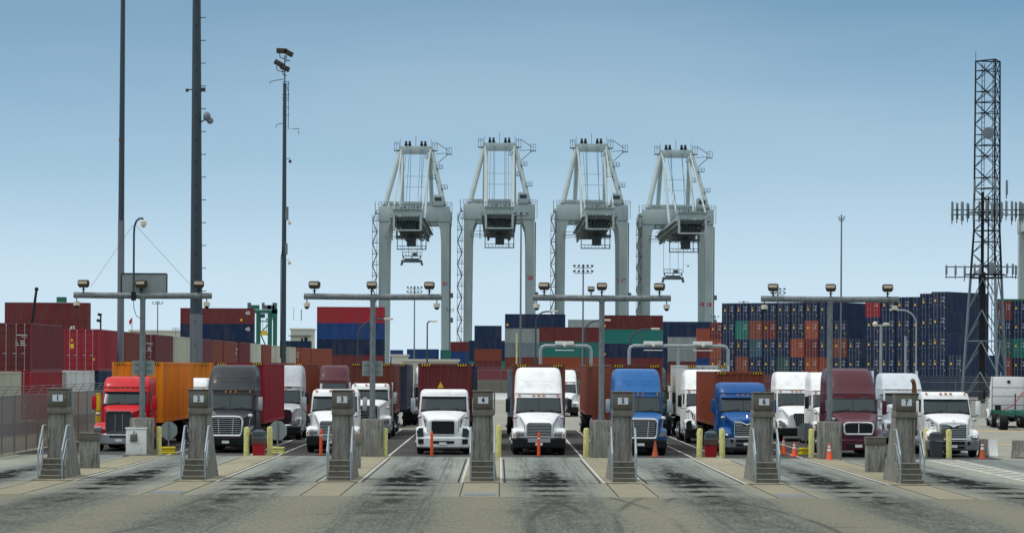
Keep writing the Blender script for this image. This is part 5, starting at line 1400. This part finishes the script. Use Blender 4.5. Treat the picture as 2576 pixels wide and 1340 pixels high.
# distant pale buildings
def building(u0, u1, vt, Y, lab, win=()):
    a, b = at(u0, vt, Y), at(u1, vt, Y); t = thing('building', lab, 'building', (a.x, Y, 0))
    W_ = b.x-a.x
    mb = MB(); mb.box(0, W_, 0, 14, 0, a.z); part('wall', mb, M['beige'], t, smooth=False)
    mb = MB(); mb.box(-.25, W_+.25, -.25, 14.2, a.z, a.z+.35); part('roof', mb, M['beige'], t, smooth=False)
    for (x, z, w_, h) in win: mb = MB(); mb.box(x*W_, (x+w_)*W_, -.05, .05, z*a.z, (z+h)*a.z); part('window', mb, M['glass'], t)
    return t
building(326, 458, 833, 700, 'long pale low building between the masts behind the left row', [(.1,.6,.12,.15),(.4,.6,.12,.15),(.7,.6,.12,.15)])
building(478, 632, 863, 640, 'pale corrugated shed under the maroon and navy stack')
tt = building(731, 782, 829, 640, 'pale square control building right of the slim floodlight pole', [(.52,.72,.1,.12),(.68,.7,.16,.16)])
mb = MB(); mb.box(-.5, 5.1, -.6, 0, at(740, 845, 640).z, at(740, 843, 640).z); mb.tube([(2.4,0,16.5),(2.4,0,14)], .1, 4); mb.tube([(.7,0,17),(.7,0,14)], .05, 4); part('balcony', mb, M['crane_d'], tt)
building(985, 1022, 895, 560, 'small pale building at the foot of crane 21')
building(1012, 1150, 908, 430, 'low grey shed right above the far trucks', ())
# green box on the far left stack
p = at(192, 761, 505); mb = MB(); mb.box(-.8, .8, -.5, .5, -.1, .8); o = part('green_cabinet', mb, M['green'], None); o.location = (p.x, 488, 14.6)
tag(o, 'small green cabinet on top of the far left maroon stack', 'cabinet')

# ---------------------------------------------------------------- lattice tower
TY = 330; tc_ = at(2487, 920, TY)
t = thing('lattice_tower', 'tall black lattice tower with antennas at the right', 'tower', (tc_.x, TY, 0))
ANG = [math.radians(q) for q in (-81, 159, 39)]
HT = at(2494, 152, TY).z
def rad(z): return 3.15 + (1.80-3.15)*z/20 if z < 20 else 1.80 - .1*(z-20)/20
def leg(k, z): r = rad(z); return Vector((r*math.cos(ANG[k]), r*math.sin(ANG[k]), z))
for k in range(3):
    mb = MB(); mb.tube([leg(k,0), leg(k,14.5)], .16, 8); part('leg', mb, M['tower_l'], t)
    mb = MB(); mb.tube([leg(k,14.5), leg(k,20), leg(k,HT)], [.14,.12,.09], 8); part('leg', mb, M['tower'], t)
lv = [0, 3.6, 7.2, 10.8, 14.5, 17.4, 20.0, 22.4, 24.9, 27.4, 29.9, 32.4, 34.9, 37.4, HT]
for i in range(len(lv)-1):
    z0, z1 = lv[i], lv[i+1]; lower_ = z1 <= 14.6
    mb = MB()
    for k in range(3):
        j = (k+1) % 3
        a, b = (k, j) if i % 2 == 0 else (j, k)
        zm = (z0+z1)/2
        if lower_:
            mid = (leg(a,z1)+leg(b,z1))/2
            mb.tube([leg(a,z0), mid], .07, 5); mb.tube([leg(b,z0), mid], .07, 5)
        else:
            mb.tube([leg(a,z0), leg(b,z1)], .055, 5); mb.tube([leg(b,z0), leg(a,z1)], .045, 5)
            mb.tube([leg(a,zm), leg(b,zm)], .05, 5)
        if z0 and i % 2 == 0: mb.tube([leg(a,z0), leg(b,z0)], .06, 5)
    part('bracing', mb, M['tower_l'] if lower_ else M['tower'], t)
mb = MB()
for k in range(3): mb.tube([leg(k,HT-.05), leg((k+1) % 3,HT-.05)], .08, 5)
part('top_frame', mb, M['tower'], t)
mb = MB()
for x in (-1.0, -.7): mb.tube([(x,-.3,5),(x,-.3,HT-.4)], .04, 4)
for k in range(58): mb.tube([(-1.0,-.3,5.5+k*.6),(-.7,-.3,5.5+k*.6)], .025, 4)
part('ladder', mb, M['tower'], t)
mb = MB(); mb.tube([(.3,-.2,6),(.3,-.2,HT)], .04, 4); mb.tube([(.6,-.2,6),(.6,-.2,HT)], .04, 4)
for k in range(57): mb.tube([(.3,-.2,6+k*.6),(.6,-.2,6+k*.6)], .025, 4)
part('ladder', mb, M['tower'], t)
mb = MB(); mb.box(-1.2, -.4, -.2, .3, 0, 15.2, .1); mb.box(-.95, -.68, -.1, .2, 15.2, 24.5, .05); mb.box(-.2, -.05, -.1, .1, 6, 24); part('cable_bundle', mb, M['black'], t)
mb = MB(); mb.tube([leg(1,HT), leg(1,HT)+Vector((0,0,1.1))], .03, 4); part('lightning_rod', mb, M['tower'], t)
def dish(u, v, r, dy=-2.1):
    p = at(u, v, TY+dy); x, z = p.x-tc_.x, p.z
    mb = MB(); mb.loft([[(x+q*math.cos(2*PI*k/20), dy+yy, z+q*math.sin(2*PI*k/20)) for k in range(20)] for q, yy in ((r*.3,.3),(r*.9,.12),(r,.0),(r*.97,-.1),(r*.3,-.14))]); part('dish', mb, M['dish'], t)
dish(2486, 335, .70); dish(2497, 674, .0) if False else None
def panel_ant(u, v0, v1, w_, dy, mat='antenna'):
    a, b = at(u, v0, TY+dy), at(u, v1, TY+dy); x = a.x-tc_.x
    mb = MB(); mb.box(x-w_/2, x+w_/2, dy-.1, dy+.12, b.z, a.z, .03); q = part('panel_antenna', mb, M[mat], t)
    mb = MB(); mb.tube([(x,dy+.2,b.z-.35),(x,dy+.2,a.z+.1)], .05, 5); mb.tube([(x-.05,dy,b.z),(x-.08,dy,b.z-.3),(x,dy+.1,b.z-.45)], .03, 4); part('mount_pipe', mb, M['tower'], q)
for u, v0, v1 in ((2396,508,555),(2408,511,552),(2421,508,556),(2435,512,550),(2450,508,556),(2464,507,552),(2483,507,550),(2496,510,548),(2508,506,556),(2520,509,550),(2532,506,545),(2546,507,556),(2556,509,548),(2567,508,556),(2574,512,552)):
    panel_ant(u, v0, v1, .34 if u % 2 else .26, random.choice((-3.2,-2.2,-1.4,1.0)), random.choice(('antenna','antenna','tower_l')))
for u, v0, v1 in ((2381,668,690),(2404,668,692),(2427,669,698),(2452,664,688),(2466,665,690),(2512,664,690),(2534,664,688),(2548,664,690),(2556,668,692),(2452,452,488),(2504,450,486),(2533,454,490)):
    panel_ant(u, v0, v1, .24, -2.3, random.choice(('antenna','tower_l')))
mb = MB()
for v, ua, ub in ((528,2392,2576),(540,2392,2576),(671,2378,2560),(697,2378,2560)):
    a, b = at(ua, v, TY-1.8), at(ub, v, TY-1.8); mb.tube([(a.x-tc_.x,-1.8,a.z),(b.x-tc_.x,-1.8,b.z)], .06, 5)
part('antenna_crossbar', mb, M['tower'], t)
for v in (534, 690):
    z = at(2490, v, TY).z; mb = MB()
    for k in range(3):
        j = (k+1) % 3; mb.tube([leg(k,z)*1.35-Vector((0,0,z*.35)), leg(j,z)*1.35-Vector((0,0,z*.35))], .09, 5)
    part('antenna_platform', mb, M['tower'], t)
mb = MB(); a, b = at(2488, 660, TY-2.3), at(2505, 690, TY-2.3); mb.box(a.x-tc_.x, b.x-tc_.x, -2.4, -2.2, b.z, a.z, .05); part('panel_antenna', mb, M['dish'], t)
# bird
p = at(1731, 669, 500); mb = MB(); mb.sphere((0,0,0), .16, 1, 1.6, .8, 8)
for s in (-1, 1): mb.loft([[(0,-.12,.03),(0,.15,.03),(0,.15,.0),(0,-.12,.0)], [(s*.4,-.05,.3),(s*.4,.1,.3),(s*.4,.1,.28),(s*.4,-.05,.28)], [(s*.75,.0,.12),(s*.75,.05,.12),(s*.75,.05,.11),(s*.75,0,.11)]])
o = part('bird', mb, M['black'], None); o.location = p; tag(o, 'tiny dark bird flying right of crane 18 spreader', 'bird')
